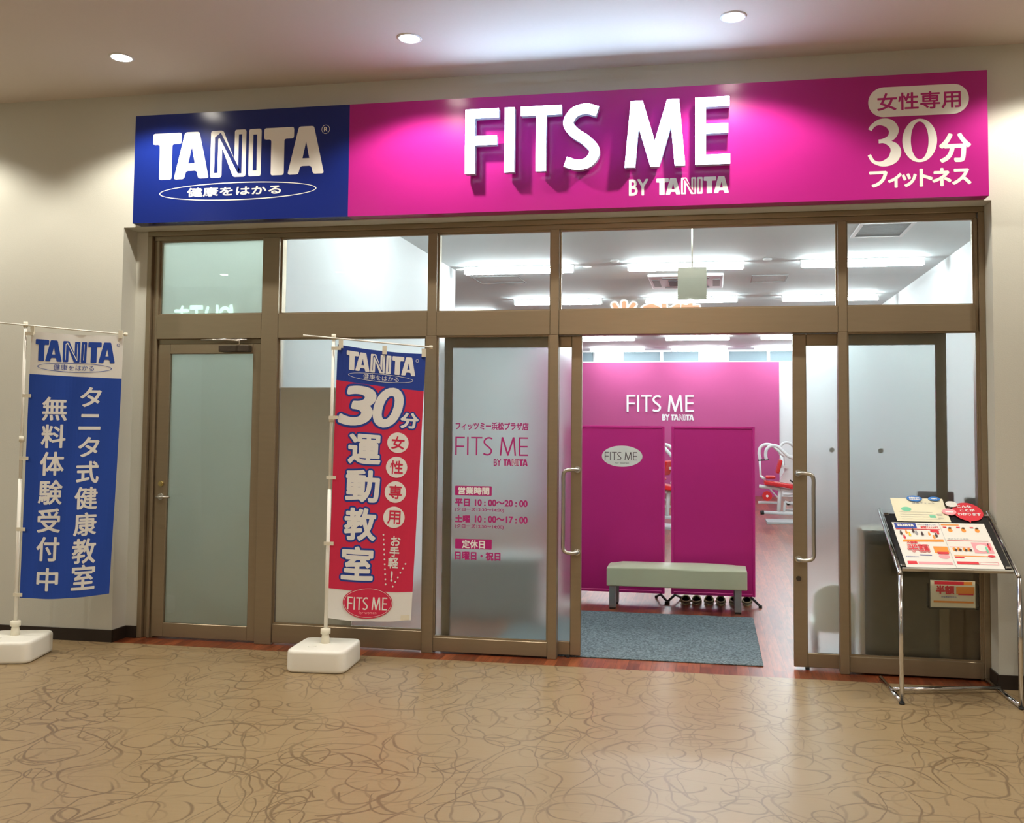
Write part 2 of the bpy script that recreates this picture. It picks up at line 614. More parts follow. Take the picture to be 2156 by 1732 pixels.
class Print:
    """flat printing collected in (u, v) metres, later laid on a surface"""

    def __init__(s):
        s.v = []
        s.f = []
        s.n = 0
        s.marks = []

    def part(s, name):
        """what is added from here on becomes a part of its own"""
        s.marks.append((len(s.v), name))
        return s

    def add(s, vs, fs):
        # every added shape lies a hair above the one before, like a coat of ink
        k = len(s.v)
        s.n += 1
        d = (s.n % 22)*2.0e-5
        s.v += [(x[0], x[1], d) for x in vs]
        s.f += [tuple(i+k for i in f) for f in fs]

    def text(s, t, u0, u1, v0, v1, dil=0., n=8, shear=0., mirror=False):
        vs, fs, _ = glyphs(t)
        h = v1-v0
        base = []
        for x, y in vs:
            if mirror:
                x = 1-x
            base.append((u0+x*(u1-u0)+shear*(y-.5)*h, v0+y*h))
        offs = [(0, 0)]
        if dil:
            offs += [(dil*math.cos(2*math.pi*k/n), dil*math.sin(2*math.pi*k/n)) for k in range(n)]
        for a, b in offs:
            s.add([(x+a, y+b) for x, y in base], fs)
        return s

    def poly(s, loops):
        if not isinstance(loops[0][0], (tuple, list)):
            loops = [loops]
        t = tessellate_polygon([[Vector((x, y, 0)) for x, y in l] for l in loops])
        s.add([tuple(p) for l in loops for p in l], [tuple(x) for x in t])
        return s

    def rect(s, u0, u1, v0, v1):
        s.add([(u0, v0), (u1, v0), (u1, v1), (u0, v1)], [(0, 1, 2, 3)])
        return s

    def ell(s, cu, cv, ru, rv, n=48, inner=None):
        o = [(cu+ru*math.cos(2*math.pi*k/n), cv+rv*math.sin(2*math.pi*k/n)) for k in range(n)]
        if inner is None:
            s.add(o, [tuple(range(n))])
        else:
            a, b = (inner, inner) if not isinstance(inner, tuple) else inner
            i = [(cu+(ru-a)*math.cos(2*math.pi*k/n), cv+(rv-b)*math.sin(2*math.pi*k/n)) for k in range(n)]
            s.add(o+i, [(k, (k+1) % n, n+(k+1) % n, n+k) for k in range(n)])
        return s

    def stroke(s, pts, w, closed=False):
        """pts [(u,v)], w width or list of widths"""
        P = [Vector((p[0], p[1])) for p in pts]
        n = len(P)
        Ls = []
        Rs = []
        for i, p in enumerate(P):
            a = P[i-1] if (i or closed) else None
            b = P[(i+1) % n] if (i < n-1 or closed) else None
            d1 = (p-a).normalized() if a is not None else (b-p).normalized()
            d2 = (b-p).normalized() if b is not None else (p-a).normalized()
            n1 = Vector((-d1.y, d1.x))
            n2 = Vector((-d2.y, d2.x))
            m = (n1+n2)
            m = m.normalized() if m.length > 1e-6 else n1
            k = min(1/max(m.dot(n1), .3), 2.2)
            ww = (w[i] if isinstance(w, (list, tuple)) else w)/2
            Ls.append((p.x+m.x*ww*k, p.y+m.y*ww*k))
            Rs.append((p.x-m.x*ww*k, p.y-m.y*ww*k))
        fs = []
        for i in range(n if closed else n-1):
            j = (i+1) % n
            fs.append((i, j, n+j, n+i))
        s.add(Ls+Rs, fs)
        return s

    def pieces(s):
        if not s.marks:
            return [(None, s)]
        out = []
        cuts = ([(0, None)] if s.marks[0][0] > 0 else [])+s.marks
        for i, (k, nm) in enumerate(cuts):
            e = cuts[i+1][0] if i+1 < len(cuts) else len(s.v)
            if e > k:
                q = Print()
                q.v = s.v[k:e]
                q.f = [tuple(a-k for a in f) for f in s.f if k <= f[0] < e]
                out.append((nm, q))
        return out

    def cut(s, du, dv):
        """split the faces on a grid so the print can follow a curved cloth"""
        V = []
        F = []

        def clip(poly, ax, c, keep_low):
            out = []
            for a, b in zip(poly, poly[1:]+poly[:1]):
                ia = (a[ax] <= c) == keep_low
                ib = (b[ax] <= c) == keep_low
                if ia:
                    out.append(a)
                if ia != ib:
                    t = (c-a[ax])/(b[ax]-a[ax])
                    out.append((a[0]+(b[0]-a[0])*t, a[1]+(b[1]-a[1])*t, a[2]))
            return out
        for f in s.f:
            if len(f) > 4:
                ps = [[s.v[f[0]], s.v[f[i]], s.v[f[i+1]]] for i in range(1, len(f)-1)]
            else:
                ps = [[s.v[i] for i in f]]
            for ax, d in ((0, du), (1, dv)):
                nx = []
                for p in ps:
                    lo = min(q[ax] for q in p)
                    hi = max(q[ax] for q in p)
                    k = math.floor(lo/d+1)*d
                    while k < hi-1e-9:
                        a = clip(p, ax, k, True)
                        p = clip(p, ax, k, False)
                        if len(a) > 2:
                            nx.append(a)
                        if len(p) < 3:
                            break
                        k += d
                    if len(p) > 2:
                        nx.append(p)
                ps = nx
            for p in ps:
                F.append(tuple(range(len(V), len(V)+len(p))))
                V += p
        s.v, s.f = V, F
        return s

    def obj(s, name, m, parent, fn):
        """fn(u, v) -> Vector"""
        if s.marks:
            for nm, q in s.pieces():
                o = q.obj(nm or name, m, parent, fn)
            return o
        me = bpy.data.meshes.new(name)
        if not s.v:
            return None
        ref = fn(s.v[0][0], s.v[0][1])
        # normal of the surface, turned to the viewer side (front of every print is -y or up)
        co = []
        for u, v, d in s.v:
            p = fn(u, v)
            e = 1e-3
            nn = (fn(u+e, v)-p).cross(fn(u, v+e)-p).normalized()
            if nn.y > 0:
                nn = -nn
            co.append(tuple(p+nn*d))
        me.from_pydata(co, [], s.f)
        me.materials.append(m)
        o = bpy.data.objects.new(name, me)
        COL.objects.link(o)
        o.parent = parent
        return o


def plane_y(y):
    return lambda u, v: Vector((u, y, v))


# ---- brand lettering shapes -------------------------------------------------
def s_path(n=10):
    return [(p.x, p.y) for p in smooth_path([Vector(a) for a in ((.93, .885, 0), (.62, .935, 0), (.30, .885, 0), (.13, .72, 0), (.30, .57, 0),
            (.62, .44, 0), (.86, .27, 0), (.70, .10, 0), (.38, .062, 0), (.06, .115, 0))], n)]


FM_X = dict(F=(0, .131), I=(.154, .193), T=(.218, .374), S=(.382, .52), M=(.614, .837), E=(.874, 1.0))


def fits_me_polys(x0, x1, z0, z1, t):
    """polygons of the six letters in a box; t = stroke as a share of the height"""
    H = z1-z0
    W = x1-x0
    w = t*H
    hw = w*.92
    out = {}
    for k, (a, b) in FM_X.items():
        l, r = x0+a*W, x0+b*W
        if k == 'F':
            P = [(l, z0), (l+w, z0), (l+w, z0+.44*H), (r-.03*H, z0+.44*H), (r-.03*H, z0+.44*H+hw), (l+w, z0+.44*H+hw), (l+w, z1-hw), (r, z1-hw), (r, z1), (l, z1)]
        elif k == 'I':
            c = (l+r)/2
            P = [(c-w/2, z0), (c+w/2, z0), (c+w/2, z1), (c-w/2, z1)]
        elif k == 'T':
            c = (l+r)/2
            P = [(c-w/2, z0), (c+w/2, z0), (c+w/2, z1-hw), (r, z1-hw), (r, z1), (l, z1), (l, z1-hw), (c-w/2, z1-hw)]
        elif k == 'E':
            P = [(l, z0), (r, z0), (r, z0+hw), (l+w, z0+hw), (l+w, z0+.46*H), (r-.03*H, z0+.46*H), (r-.03*H, z0+.46*H+hw), (l+w, z0+.46*H+hw), (l+w, z1-hw), (r-.01*H, z1-hw), (r-.01*H, z1), (l, z1)]
        elif k == 'M':
            c = (l+r)/2
            i = .10*(r-l)
            G = c-.42*w-l-i
            s_ = (i+G-w)/(i+G)
            kx, kz = w+i*s_, z0+s_*H
            q = max(z0, z1-(c-(l+i+1.15*w))*H/G)
            P = [(l, z0), (l+w, z0), (l+kx, kz), (c-w*.42, z0), (c+w*.42, z0), (r-kx, kz), (r-w, z0), (r, z0), (r-i, z1), (r-i-w*1.15, z1),
                 (c, q), (l+i+w*1.15, z1), (l+i, z1)]
        else:
            pth = s_path(6)
            pts = [Vector((l+x*(r-l), z0+(y)*H)) for x, y in pth]
            # keep the ends of the S inside the box for this stroke width
            pts = [Vector((p.x, z0+H*.5+(p.y-z0-H*.5)*(1-w/H)/(.87))) for p in pts]
            L, R = [], []
            n = len(pts)
            for j, p in enumerate(pts):
                d = (pts[min(j+1, n-1)]-pts[max(j-1, 0)]).normalized()
                q = Vector((-d.y, d.x))*w/2
                L.append((p.x+q.x, p.y+q.y))
                R.append((p.x-q.x, p.y-q.y))
            P = L+R[::-1]
        out[k] = P
    return out


def tanita_shapes(x0, x1, z0, z1):
    """returns (solid loops, inline strokes) of the bold logo"""
    H = z1-z0
    sx = (x1-x0)/3.86

    def rnd(P, r=.045):
        Q = []
        n = len(P)
        for i in range(n):
            a, p, b = Vector(P[i-1]), Vector(P[i]), Vector(P[(i+1) % n])
            d1 = (a-p)
            d2 = (b-p)
            rr = min(r, d1.length*.45, d2.length*.45)
            q1 = p+d1.normalized()*rr
            q2 = p+d2.normalized()*rr
            for t in (0, .5, 1):
                Q.append(tuple(q1*(1-t)**2+p*2*t*(1-t)+q2*t*t))
        return Q

    def put(P):
        return [(x0+x*sx, z0+y*H) for x, y in P]
    solids = []
    for ox in (0.0, 2.53):
        solids.append([put(rnd([(ox+.16, 0), (ox+.45, 0), (ox+.45, .76), (ox+.66, .76), (ox+.66, 1), (ox, 1), (ox, .76), (ox+.16, .76)]))])
    for ox in (.50, 3.06):
        o = rnd([(ox, 0), (ox+.235, 1), (ox+.565, 1), (ox+.80, 0), (ox+.56, 0), (ox+.52, .17), (ox+.28, .17), (ox+.24, 0)])
        h = [(ox+.325, .33), (ox+.475, .33), (ox+.40, .68)]
        solids.append([put(o), put(h)])
    ox = 1.33
    solids.append([put(rnd([(ox, 0), (ox, 1), (ox+.28, 1), (ox+.54, .38), (ox+.54, 1), (ox+.80, 1), (ox+.80, 0), (ox+.52, 0), (ox+.26, .62), (ox+.26, 0)]))])
    ox = 2.19
    solids.append([put(rnd([(ox, 0), (ox, 1), (ox+.28, 1), (ox+.28, 0)]))])
    inl = [(put([(1.46, .10), (1.46, .84), (1.54, .90), (1.98, .11), (2.0, .11), (2.0, .90)]), .075*H),
           (put([(2.33, .12), (2.33, .88)]), .085*H)]
    return solids, inl


def tanita(white, inline, x0, x1, z0, z1):
    so, inl = tanita_shapes(x0, x1, z0, z1)
    for l in so:
        white.poly(l)
    for p, w in inl:
        inline.stroke(p, w)


def fits_me(pr, x0, x1, z0, z1, t):
    for k, P in fits_me_polys(x0, x1, z0, z1, t).items():
        if k == 'S':
            n = len(P)//2
            pr.add(list(P), [(i, i+1, 2*n-2-i, 2*n-1-i) for i in range(n-1)])
        else:
            pr.poly([P])


# ================================================================== SETTING
def wallbox(name, m, boxes, label=None):
    b = MB()
    for x in boxes:
        b.box(*x)
    return struct(b.obj(name, m), label)


wallbox('wall_front', WALL, [(-9, -4.058, -.15, .10, 0, 3.805), (1.64, 7, -.15, .10, 0, 3.805), (-4.058, 1.64, -.15, .10, 2.866, 3.805),
                             (-4.058, -3.97, .005, .10, 0, 2.866)], 'beige papered mall wall around the shop front')
wallbox('floor', FLOOR, [(-9, 7, -8.4, -.155, -.1, 0)], 'tan mall floor covered in brown scribbled loops')
wallbox('floor_interior', PLANK, [(-9, 7, -.155, 14.95, -.1, 0)], 'red brown wood plank floor of the shop')
wallbox('ceiling', CEIL, [(-9, 7, -8.4, -.15, 3.805, 3.95)], 'grey beige mall ceiling')
wallbox('ceiling_interior', INCEIL, [(-9, 2.42, .10, 14.90, 3.2, 3.3)], 'white shop ceiling behind the transom glass')
wallbox('wall_right', INWALL, [(2.3, 2.42, .10, 14.95, 0, 3.2)], 'white right side wall inside the shop')
wallbox('wall_left', INWALL, [(-2.97, -2.78, 1.6, 3.85, 0, 3.2), (-9, -2.97, 3.73, 3.85, 0, 3.2)], 'white left side wall inside the shop')
b = MB()
vsk = [(-3.02, .12), (-2.965, .12), (-2.78, 1.6), (-2.97, 1.6)]
lo_ = [b.bm.verts.new((x, y, 0)) for x, y in vsk]
hi_ = [b.bm.verts.new((x, y, 3.2)) for x, y in vsk]
b.bm.faces.new(lo_)
b.bm.faces.new(hi_)
for i in range(4):
    b.bm.faces.new((lo_[i], lo_[(i+1) % 4], hi_[(i+1) % 4], hi_[i]))
struct(b.obj('wall_left_entrance', INWALL), 'white slanting wall end behind the second transom window')
wallbox('wall_storeroom', INWALL, [(-4.10, -2.98, 1.3, 1.4, 0, 3.2), (-4.2, -4.10, .1, 1.4, 0, 3.2)])
wallbox('wall_far_left', INWALL, [(-9.1, -9, 3.73, 14.95, 0, 3.2)])
# rear wall with a band of high windows
b = MB()
b.box(-9, 2.42, 14.905, 15.05, 0, 2.94)
b.box(-9, 2.42, 14.90, 15.05, 3.185, 3.3)
for a, c in ((-2.614, -2.0), (-.26, .341), (-5.0, -4.35)):
    b.box(a, c, 14.90, 15.05, 2.94, 3.185)
b.box(1.9, 2.42, 14.90, 15.05, 2.94, 3.185)
struct(b.obj('wall_back', INWALL), 'white rear wall of the shop')
for i, (a, c) in enumerate(((-4.35, -2.614), (-2.0, -1.11), (-1.11, -.26), (.341, 1.22), (1.22, 1.9))):
    f = MB()
    w = .035
    f.box(a, a+w, 14.94, 15.0, 2.94, 3.185).box(c-w, c, 14.94, 15.0, 2.94, 3.185)
    f.box(a+w, c-w, 14.94, 15.0, 3.165, 3.185).box(a+w, c-w, 14.94, 15.0, 2.94, 2.955)
    o = struct(f.obj('window_%d' % (11+i), LAMPW))
    MB().box(a+w, c-w, 14.97, 14.99, 2.955, 3.165).obj('roller_blind', BLIND, o)
# opposite side of the mall corridor
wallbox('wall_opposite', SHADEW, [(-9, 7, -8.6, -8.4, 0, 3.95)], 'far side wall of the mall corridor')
# baseboards
b = MB()
b.box(-9, -4.05, -.162, -.15, 0, .082)
b.box(-4.058, -4.046, -.15, .005, 0, .082)
b.box(-4.046, -3.972, -.007, .005, 0, .082)
struct(b.obj('baseboard_left', BASEB))
b = MB()
b.box(1.632, 7, -.162, -.15, 0, .082)
b.box(1.640-.010, 1.640, -.15, -.002, 0, .082)
struct(b.obj('baseboard_right', BASEB))

# ---- shop front framing
BV = .003


def trim(i, boxes, label):
    b = MB()
    for x in boxes:
        b.box(*x, bev=BV)
    return struct(b.obj('trim_%d' % i, BRONZE), label)


trim(1, [(-3.97, 1.64, -.002, .115, 2.832, 2.866), (-3.93, 1.60, .022, .10, 2.800, 2.834)], 'bronze head frame over the shop front')
trim(2, [(-3.97, -3.935, -.002, .115, 0, 2.832), (-3.935, -3.905, .03, .10, 0, 2.80), (-3.905, -3.885, .012, .10, 0, 2.80)], 'bronze left jamb')
trim(3, [(1.605, 1.64, -.002, .115, 0, 2.832), (1.585, 1.605, .02, .10, 0, 2.80)], 'bronze right jamb')
trim(4, [(-3.885, -3.085, 0, .11, 2.095, 2.268), (-2.962, -1.887, 0, .11, 2.095, 2.266), (-1.825, -1.048, 0, .11, 2.10, 2.263), (-.99, .776, 0, .11, 2.10, 2.263), (.83, 1.585, 0, .11, 2.10, 2.263)],
     'broad bronze transom rail')
trim(9, [(-3.885, -3.085, .035, .11, 2.058, 2.097), (-3.885, -3.866, .03, .11, 0, 2.06), (-3.096, -3.085, .03, .11, 0, 2.06)], 'bronze door stop frame')
trim(5, [(-3.085, -2.962, -.003, .115, 0, 2.80)], 'bronze mullion right of the closed door')
trim(6, [(-1.887, -1.825, -.003, .115, 2.1, 2.80), (-1.897, -1.820, -.003, .07, 0, 2.1)], 'second bronze mullion')
trim(7, [(-1.048, -.990, -.003, .115, 2.1, 2.80), (-1.052, -.992, -.003, .065, 0, 2.1)], 'third bronze mullion')
trim(8, [(.776, .830, -.003, .115, 2.1, 2.80), (.773, .829, -.003, .065, 0, 2.1)], 'fourth bronze mullion')


def glazing(n, x0, x1, z0, z1, y, film=None, rails=(0, 0), bead=.010, label=None, yback=.03):
    """window with thin bead frame, glass pane and optional frosted film; rails = bottom rail height, top rail height"""
    b = MB()
    zb, zt = z0+rails[0], z1-rails[1]
    if rails[0]:
        b.box(x0, x1, y-.022, y+.018, z0+.012, zb, bev=BV)
    if rails[1]:
        b.box(x0, x1, y-.022, y+.018, zt, z1, bev=BV)
    g = bead
    b.box(x0, x0+g, y-.012, y+.012, zb, zt)
    b.box(x1-g, x1, y-.012, y+.012, zb, zt)
    b.box(x0+g, x1-g, y-.012, y+.012, zb, zb+g)
    b.box(x0+g, x1-g, y-.012, y+.012, zt-g, zt)
    o = struct(b.obj('window_%d' % n, BRONZE), label)
    MB().box(x0+g*.5, x1-g*.5, y-.003, y+.003, zb+g*.5, zt-g*.5).obj('glass_pane', GLASS, o)
    if film:
        p = Print().rect(x0+g*.5, x1-g*.5, zb+g*.5, zt-g*.5)
        p.obj('frosted_film', film, o, plane_y(y+(.0045 if n != 6 else .016)))
    return o


glazing(1, -3.885, -3.085, 2.268, 2.80, .045, FROST_D, label='greenish transom window over the closed door')
glazing(2, -2.962, -1.887, 2.266, 2.80, .045, label='second clear transom window')
glazing(3, -1.825, -1.048, 2.263, 2.80, .045, label='third clear transom window')
glazing(4, -.990, .776, 2.263, 2.80, .045, label='widest clear transom window over the entrance')
glazing(5, .830, 1.585, 2.263, 2.80, .045, label='rightmost clear transom window')
glazing(6, -2.962, -1.897, 0, 2.095, .030, FROST, rails=(.138, 0), label='frosted fixed window behind the red flag')
wtxt = glazing(7, -1.820, -1.052, 0, 2.10, .025, FROST, rails=(.104, 0), label='frosted fixed window with shop name and opening hours')
glazing(8, .829, 1.605, 0, 2.10, .025, FROST, rails=(.109, 0), label='frosted fixed window behind the leaflet stand')

# lettering on the frosted window
Y = .0215
pk = Print()
for t, bx in (('フィッツミー浜松プラザ店', (-1.685, -1.192, 1.474, 1.522)), ('平日', (-1.682, -1.585, .967, 1.014)), ('10 : 00〜20 : 00', (-1.546, -1.194, .972, 1.012)),
              ('土曜', (-1.681, -1.581, .860, .906)), ('10 : 00〜17 : 00', (-1.545, -1.193, .863, .905)), ('日曜日・祝日', (-1.678, -1.373, .616, .668))):
    pk.part('shop_name' if t[0] == 'フ' else 'opening_hours').text(t, *bx, dil=.0016 if t[0] == 'フ' else .0022)
for bx in ((-1.683, -1.351, .931, .959), (-1.682, -1.352, .819, .849)):
    pk.part('closing_note').text('(クローズ12:30〜14:00)', *bx, dil=.0008)
pk.part('brand_lettering')
fits_me(pk, -1.687, -1.192, 1.304, 1.426, .085)
pk.part('byline').text('BY', -1.422, -1.374, 1.237, 1.280, dil=.001)
wi = Print()
pk.part('small_logo')
tanita(pk, wi, -1.358, -1.194, 1.238, 1.282)


def rrect(p, u0, u1, v0, v1, r):
    pts = []
    for cx, cy, a0 in ((u1-r, v1-r, 0), (u0+r, v1-r, 90), (u0+r, v0+r, 180), (u1-r, v0+r, 270)):
        for k in range(9):
            a = math.radians(a0+k*90/8)
            pts.append((cx+r*math.cos(a), cy+r*math.sin(a)))
    p.add(pts, [tuple(range(len(pts)))])


pk.part('caption_box')
rrect(pk, -1.685, -1.434, 1.038, 1.101, .006)
pk.part('caption_box')
rrect(pk, -1.680, -1.430, .686, .752, .006)
pk.obj('pink_lettering', PINKP, wtxt, plane_y(Y))
wi.part('caption').text('営業時間', -1.662, -1.452, 1.046, 1.093, dil=.002)
wi.part('caption').text('定休日', -1.631, -1.479, .692, .744, dil=.002)
wi.obj('white_lettering', WHITEC, wtxt, plane_y(Y-.0006))

# ---- hinged door on the left
d1 = MB()
d1.box(-3.870, -3.783, .02, .06, .012, 2.062, bev=BV)
d1.box(-3.152, -3.092, .02, .06, .012, 2.062, bev=BV)
d1.box(-3.783, -3.152, .02, .06, 1.990, 2.062, bev=BV)
d1.box(-3.783, -3.152, .02, .06, .012, .109, bev=BV)
door1 = struct(d1.obj('door_1', BRONZE), 'closed bronze door with greenish frosted glass')
MB().box(-3.79, -3.145, .037, .043, .10, 2.0).obj('glass_pane', GLASS, door1)
Print().rect(-3.79, -3.145, .10, 2.0).obj('frosted_film', FROST_D, door1, plane_y(.0445))
h = MB()
h.cyl((-3.822, .02, .985), .022, -.012, 'y')
h.tube([(-3.822, .01, .985), (-3.822, -.035, .985), (-3.80, -.04, .985), (-3.72, -.04, .988)], .008)
h.obj('door_handle', STEEL, door1)
h = MB()
h.cyl((-3.822, .02, 1.075), .018, -.014, 'y').cyl((-3.822, .006, 1.075), .012, -.006, 'y')
h.obj('lock_cylinder', mat('brass_lock', (.55, .45, .18), .3, metal=.9), door1)
c = MB()
c.box(-3.385, -3.16, -.035, .018, 2.0, 2.045, bev=.005)
cl = c.obj('door_closer', BRONZE_D, door1)
c = MB()
c.tube([(-3.23, -.03, 2.05), (-3.23, -.03, 2.075), (-3.30, -.10, 2.078), (-3.50, -.06, 2.078)], .006)
c.tube([(-3.50, -.06, 2.078), (-3.42, -.03, 2.085), (-3.19, .0, 2.085)], .006)
c.obj('closer_arm', STEEL, cl)


# ---- sliding leaves
def leaf(n, x0, x1, hs, label):
    b = MB()
    y0, y1 = .072, .108
    if hs > 0:
        l, r = .057, .069
    else:
        l, r = .084, .063
    b.box(x0, x0+l, y0, y1, .014, 2.098, bev=BV)
    b.box(x1-r, x1, y0, y1, .014, 2.098, bev=BV)
    b.box(x0+l, x1-r, y0+.002, y1-.002, 2.024, 2.098, bev=BV)
    b.box(x0+l, x1-r, y0+.002, y1-.002, .014, .100, bev=BV)
    o = struct(b.obj('door_%d' % n, BRONZE), label)
    MB().box(x0+l-.004, x1-r+.004, .087, .093, .096, 2.028).obj('glass_pane', GLASS, o)
    Print().rect(x0+l-.004, x1-r+.004, .096, 2.028).obj('frosted_film', FROST_L, o, plane_y(.0945))
    xs = x1-r*.35 if hs > 0 else x0+l*.35
    xb = xs-.085 if hs > 0 else xs+.088
    t = MB()
    pts = [(xs, y0, 1.215), (xs-hs*.01, y0-.035, 1.215)]
    top = smooth_path([(xs, y0, 1.218), (xs, y0-.03, 1.218), ((xs*.6+xb*.4), y0-.052, 1.220), (xb+hs*.015, y0-.055, 1.212), (xb, y0-.055, 1.185), (xb, y0-.055, 1.12)], 5)
    bot = [Vector((p.x, p.y, .95-(p.z-.95))) for p in top[::-1]]
    t.tube(top+bot, .0125, 14)
    t.obj('door_handle', STEEL, o)
    for zc in (1.218, .682):
        k = MB()
        k.cyl((xs, y0+.001, zc), .021, -.010, 'y').cyl((xs, y0-.009, zc), .016, -.016, 'y')
        k.obj('handle_mount', CHROME, o)
    if hs < 0:
        MB().cyl((x0+.03, y0+.001, .56), .016, -.006, 'y').obj('keyhole', BRONZE_D, o)
    g = MB()
    gx = x1-.09 if hs > 0 else x0+.07
    g.box(gx, gx+.022, y0-.012, y1, 0, .016)
    g.obj('floor_guide', BLACKR, o)
    return o


leaf(2, -1.782, -.845, 1, 'left sliding door leaf pushed open')
leaf(3, .504, 1.424, -1, 'right sliding door leaf pushed open')

# ================================================================== THINGS
# ---- ceiling downlights of the mall
dl = empty('downlight', (0, 0, 3.805))
r = MB()
r.lathe((0, 0, 0), [(.074, 0), (.074, -.004), (.062, -.006), (.060, -.001)], 40)
r.obj('trim_ring', LAMPW, dl)
MB().cyl((0, 0, -.0035), .059, -.001, 'z', 40).obj('glowing_lens', BULB, dl)
sp = bpy.data.lights.new('lamp_light', 'SPOT')
sp.energy = P_DOWN*1.15
sp.color = (1.0, .945, .84)
sp.spot_size = math.radians(134)
sp.spot_blend = .35
sp.shadow_soft_size = .045
spo = bpy.data.objects.new('lamp_light', sp)
COL.objects.link(spo)
spo.parent = dl
spo.location = (0, 0, -.03)
lab = {-3.67: 'round ceiling downlight, leftmost of the three above the sign', -1.78: 'round ceiling downlight in the middle above the pink sign end', .12: 'round ceiling downlight, rightmost of the three above the sign'}
first = True
for yy in (-.79, -4.0, -7.2):  # the middle row is added out of view for general corridor light
    for k in range(-2, 5):
        x = .12+1.895*(k-2)
        if x > 4.5:
            continue
        o = dl if first else copy_tree(dl)
        first = False
        o.location = (x, yy, 3.805)
        key = min(lab, key=lambda q: abs(q-x))
        if yy == -.79 and abs(key-x) < .1:
            tag(o, lab[key], 'ceiling light', 'mall ceiling downlights')
        else:
            rn = {-.79: 'row along the shop front', -4.0: 'added middle row of the corridor', -7.2: 'row along the opposite shops'}[yy]
            cn = ('far left', 'left', 'left of centre', 'centre', 'right', 'far right', 'outermost right')[k+2]
            tag(o, 'mall ceiling downlight, %s one in the %s' % (cn, rn), 'ceiling light', 'mall ceiling downlights')
        if yy == -4.0 and k == -2:
            sp2 = sp.copy()
            sp2.energy = P_DOWN*.62
        if yy != -.79:
            for c_ in o.children:
                if c_.type == 'LIGHT':
                    c_.data = sp2

# ---- fluorescent lights inside
ft = empty('fluorescent_light', (0, 0, 3.2))
MB().box(-.60, .60, -.045, .045, -.012, 0, bev=.003).obj('lamp_body', LAMPW, ft)
tb = MB().tube([(-.58, 0, -.058), (.58, 0, -.058)], .025, 12)
tb.obj('glowing_tube', TUBE, ft)
for a_, c_ in ((-.598, -.578), (.578, .598)):
    MB().box(a_, c_, -.02, .02, -.080, -.012).obj('tube_holder', LAMPW, ft)
first = True
rows = [(1.10, 'row nearest the glass'), (3.67, 'front row'), (6.25, 'second row'), (8.9, 'third row'), (11.62, 'fourth row'), (14.2, 'rear row')]
cols = [(-2.03, 'left'), (-.27, 'middle'), (1.48, 'right')]
for y, rn in rows:
    for x, cn in cols:
        o = ft if first else copy_tree(ft)
        first = False
        o.location = (x, y, 3.2)
        tag(o, 'fluorescent shop ceiling tube, %s one in the %s' % (cn, rn), 'ceiling light', 'shop fluorescent tubes')
for x, y, n in ((-3.78, 7.4, 'nearer'), (-3.78, 11.0, 'farther')):
    o = copy_tree(ft)
    o.location = (x, y, 3.2)
    tag(o, 'fluorescent ceiling tube light beyond the left wall corner, %s one' % n, 'ceiling light', 'shop fluorescent tubes')
# invented tube, added out of view to light the closed door glass from behind
o = copy_tree(ft)
o.location = (-3.5, .75, 3.2)
o.scale = (.65, 1, 1)
tag(o, 'short unseen tube light added behind the closed door to brighten its glass', 'ceiling light')

# ---- big shop sign
sg = empty('shop_sign', (0, 0, 0))
tag(sg, 'long blue and magenta shop sign board with white lettering over the entrance', 'sign')
b = MB()
b.box(-2.363, 1.60, -.25, -.15, 2.870, 3.620)
b.obj('magenta_panel', PINK, sg)['label'] = 'magenta panel'
b = MB()
b.box(-3.925, -2.363, -.25, -.15, 2.870, 3.620)
b.obj('blue_panel', BLUE, sg)['label'] = 'navy blue panel'
YS = -.2508
for k, P in fits_me_polys(-1.548, .110, 3.100, 3.514, .152).items():
    b = MB()
    b.prism(P, -.330, -.285)
    o = b.obj('raised_letter', LSIDE, sg)
    # lit acrylic face set on the letter body
    fb = MB()
    fb.prism(P, -.335, -.330)
    fb.obj('lit_face', LETTER, o)['label'] = 'glowing white face'
    o['label'] = 'lit white letter ' + k
    # stand-off
    xs = [p[0] for p in P]
    st = MB()
    cxm = xs[0]+.02 if k not in 'S' else sum(xs)/len(xs)
    for zz in (3.16, 3.45):
        if k == 'S':
            zz = 3.31
        xm = (min(xs)+max(xs))/2 if k in 'IT' else min(xs)+.034
        if k == 'S':
            xm = (min(xs)+max(xs))/2
        st.box(xm-.008, xm+.008, -.286, -.25, zz-.008, zz+.008)
    st.obj('standoff', LSIDE, o)
wp = Print()
ip = Print()
wp.part('logo_letters')
tanita(wp, ip, -3.787, -2.536, 3.165, 3.488)
wp.part('slogan')
wp.text('健康をはかる', -3.520, -2.840, 3.040, 3.100, dil=.0022)
wp.part('oval_ring').ell(-3.158, 3.068, .572, .062, 80, inner=(.008, .007))
wp.part('registered_mark').ell(-2.529, 3.461, .029, .030, 32, inner=.003)
wp.text('R', -2.541, -2.517, 3.447, 3.476, dil=.001)
wp.obj('white_lettering', WHITEP, sg, plane_y(YS))
ip.obj('letter_inlines', BLUE, sg, plane_y(YS-.0007))
wp = Print()
ip = Print()
wp.part('byline').text('BY', -.508, -.392, 2.945, 3.043, dil=.003)
wp.part('small_logo')
ip.part('logo_inlines')
tanita(wp, ip, -.340, .104, 2.940, 3.045)
# pill
pts = []
rr = (3.547-3.366)/2
for cx, a0 in ((1.497-rr, -90), (.927+rr, 90)):
    for k in range(25):
        a = math.radians(a0+k*180/24)
        pts.append((cx+rr*math.cos(a), 3.4565+rr*math.sin(a)))
wp.part('white_pill').add(pts, [tuple(range(len(pts)))])
wp.part('numeral')
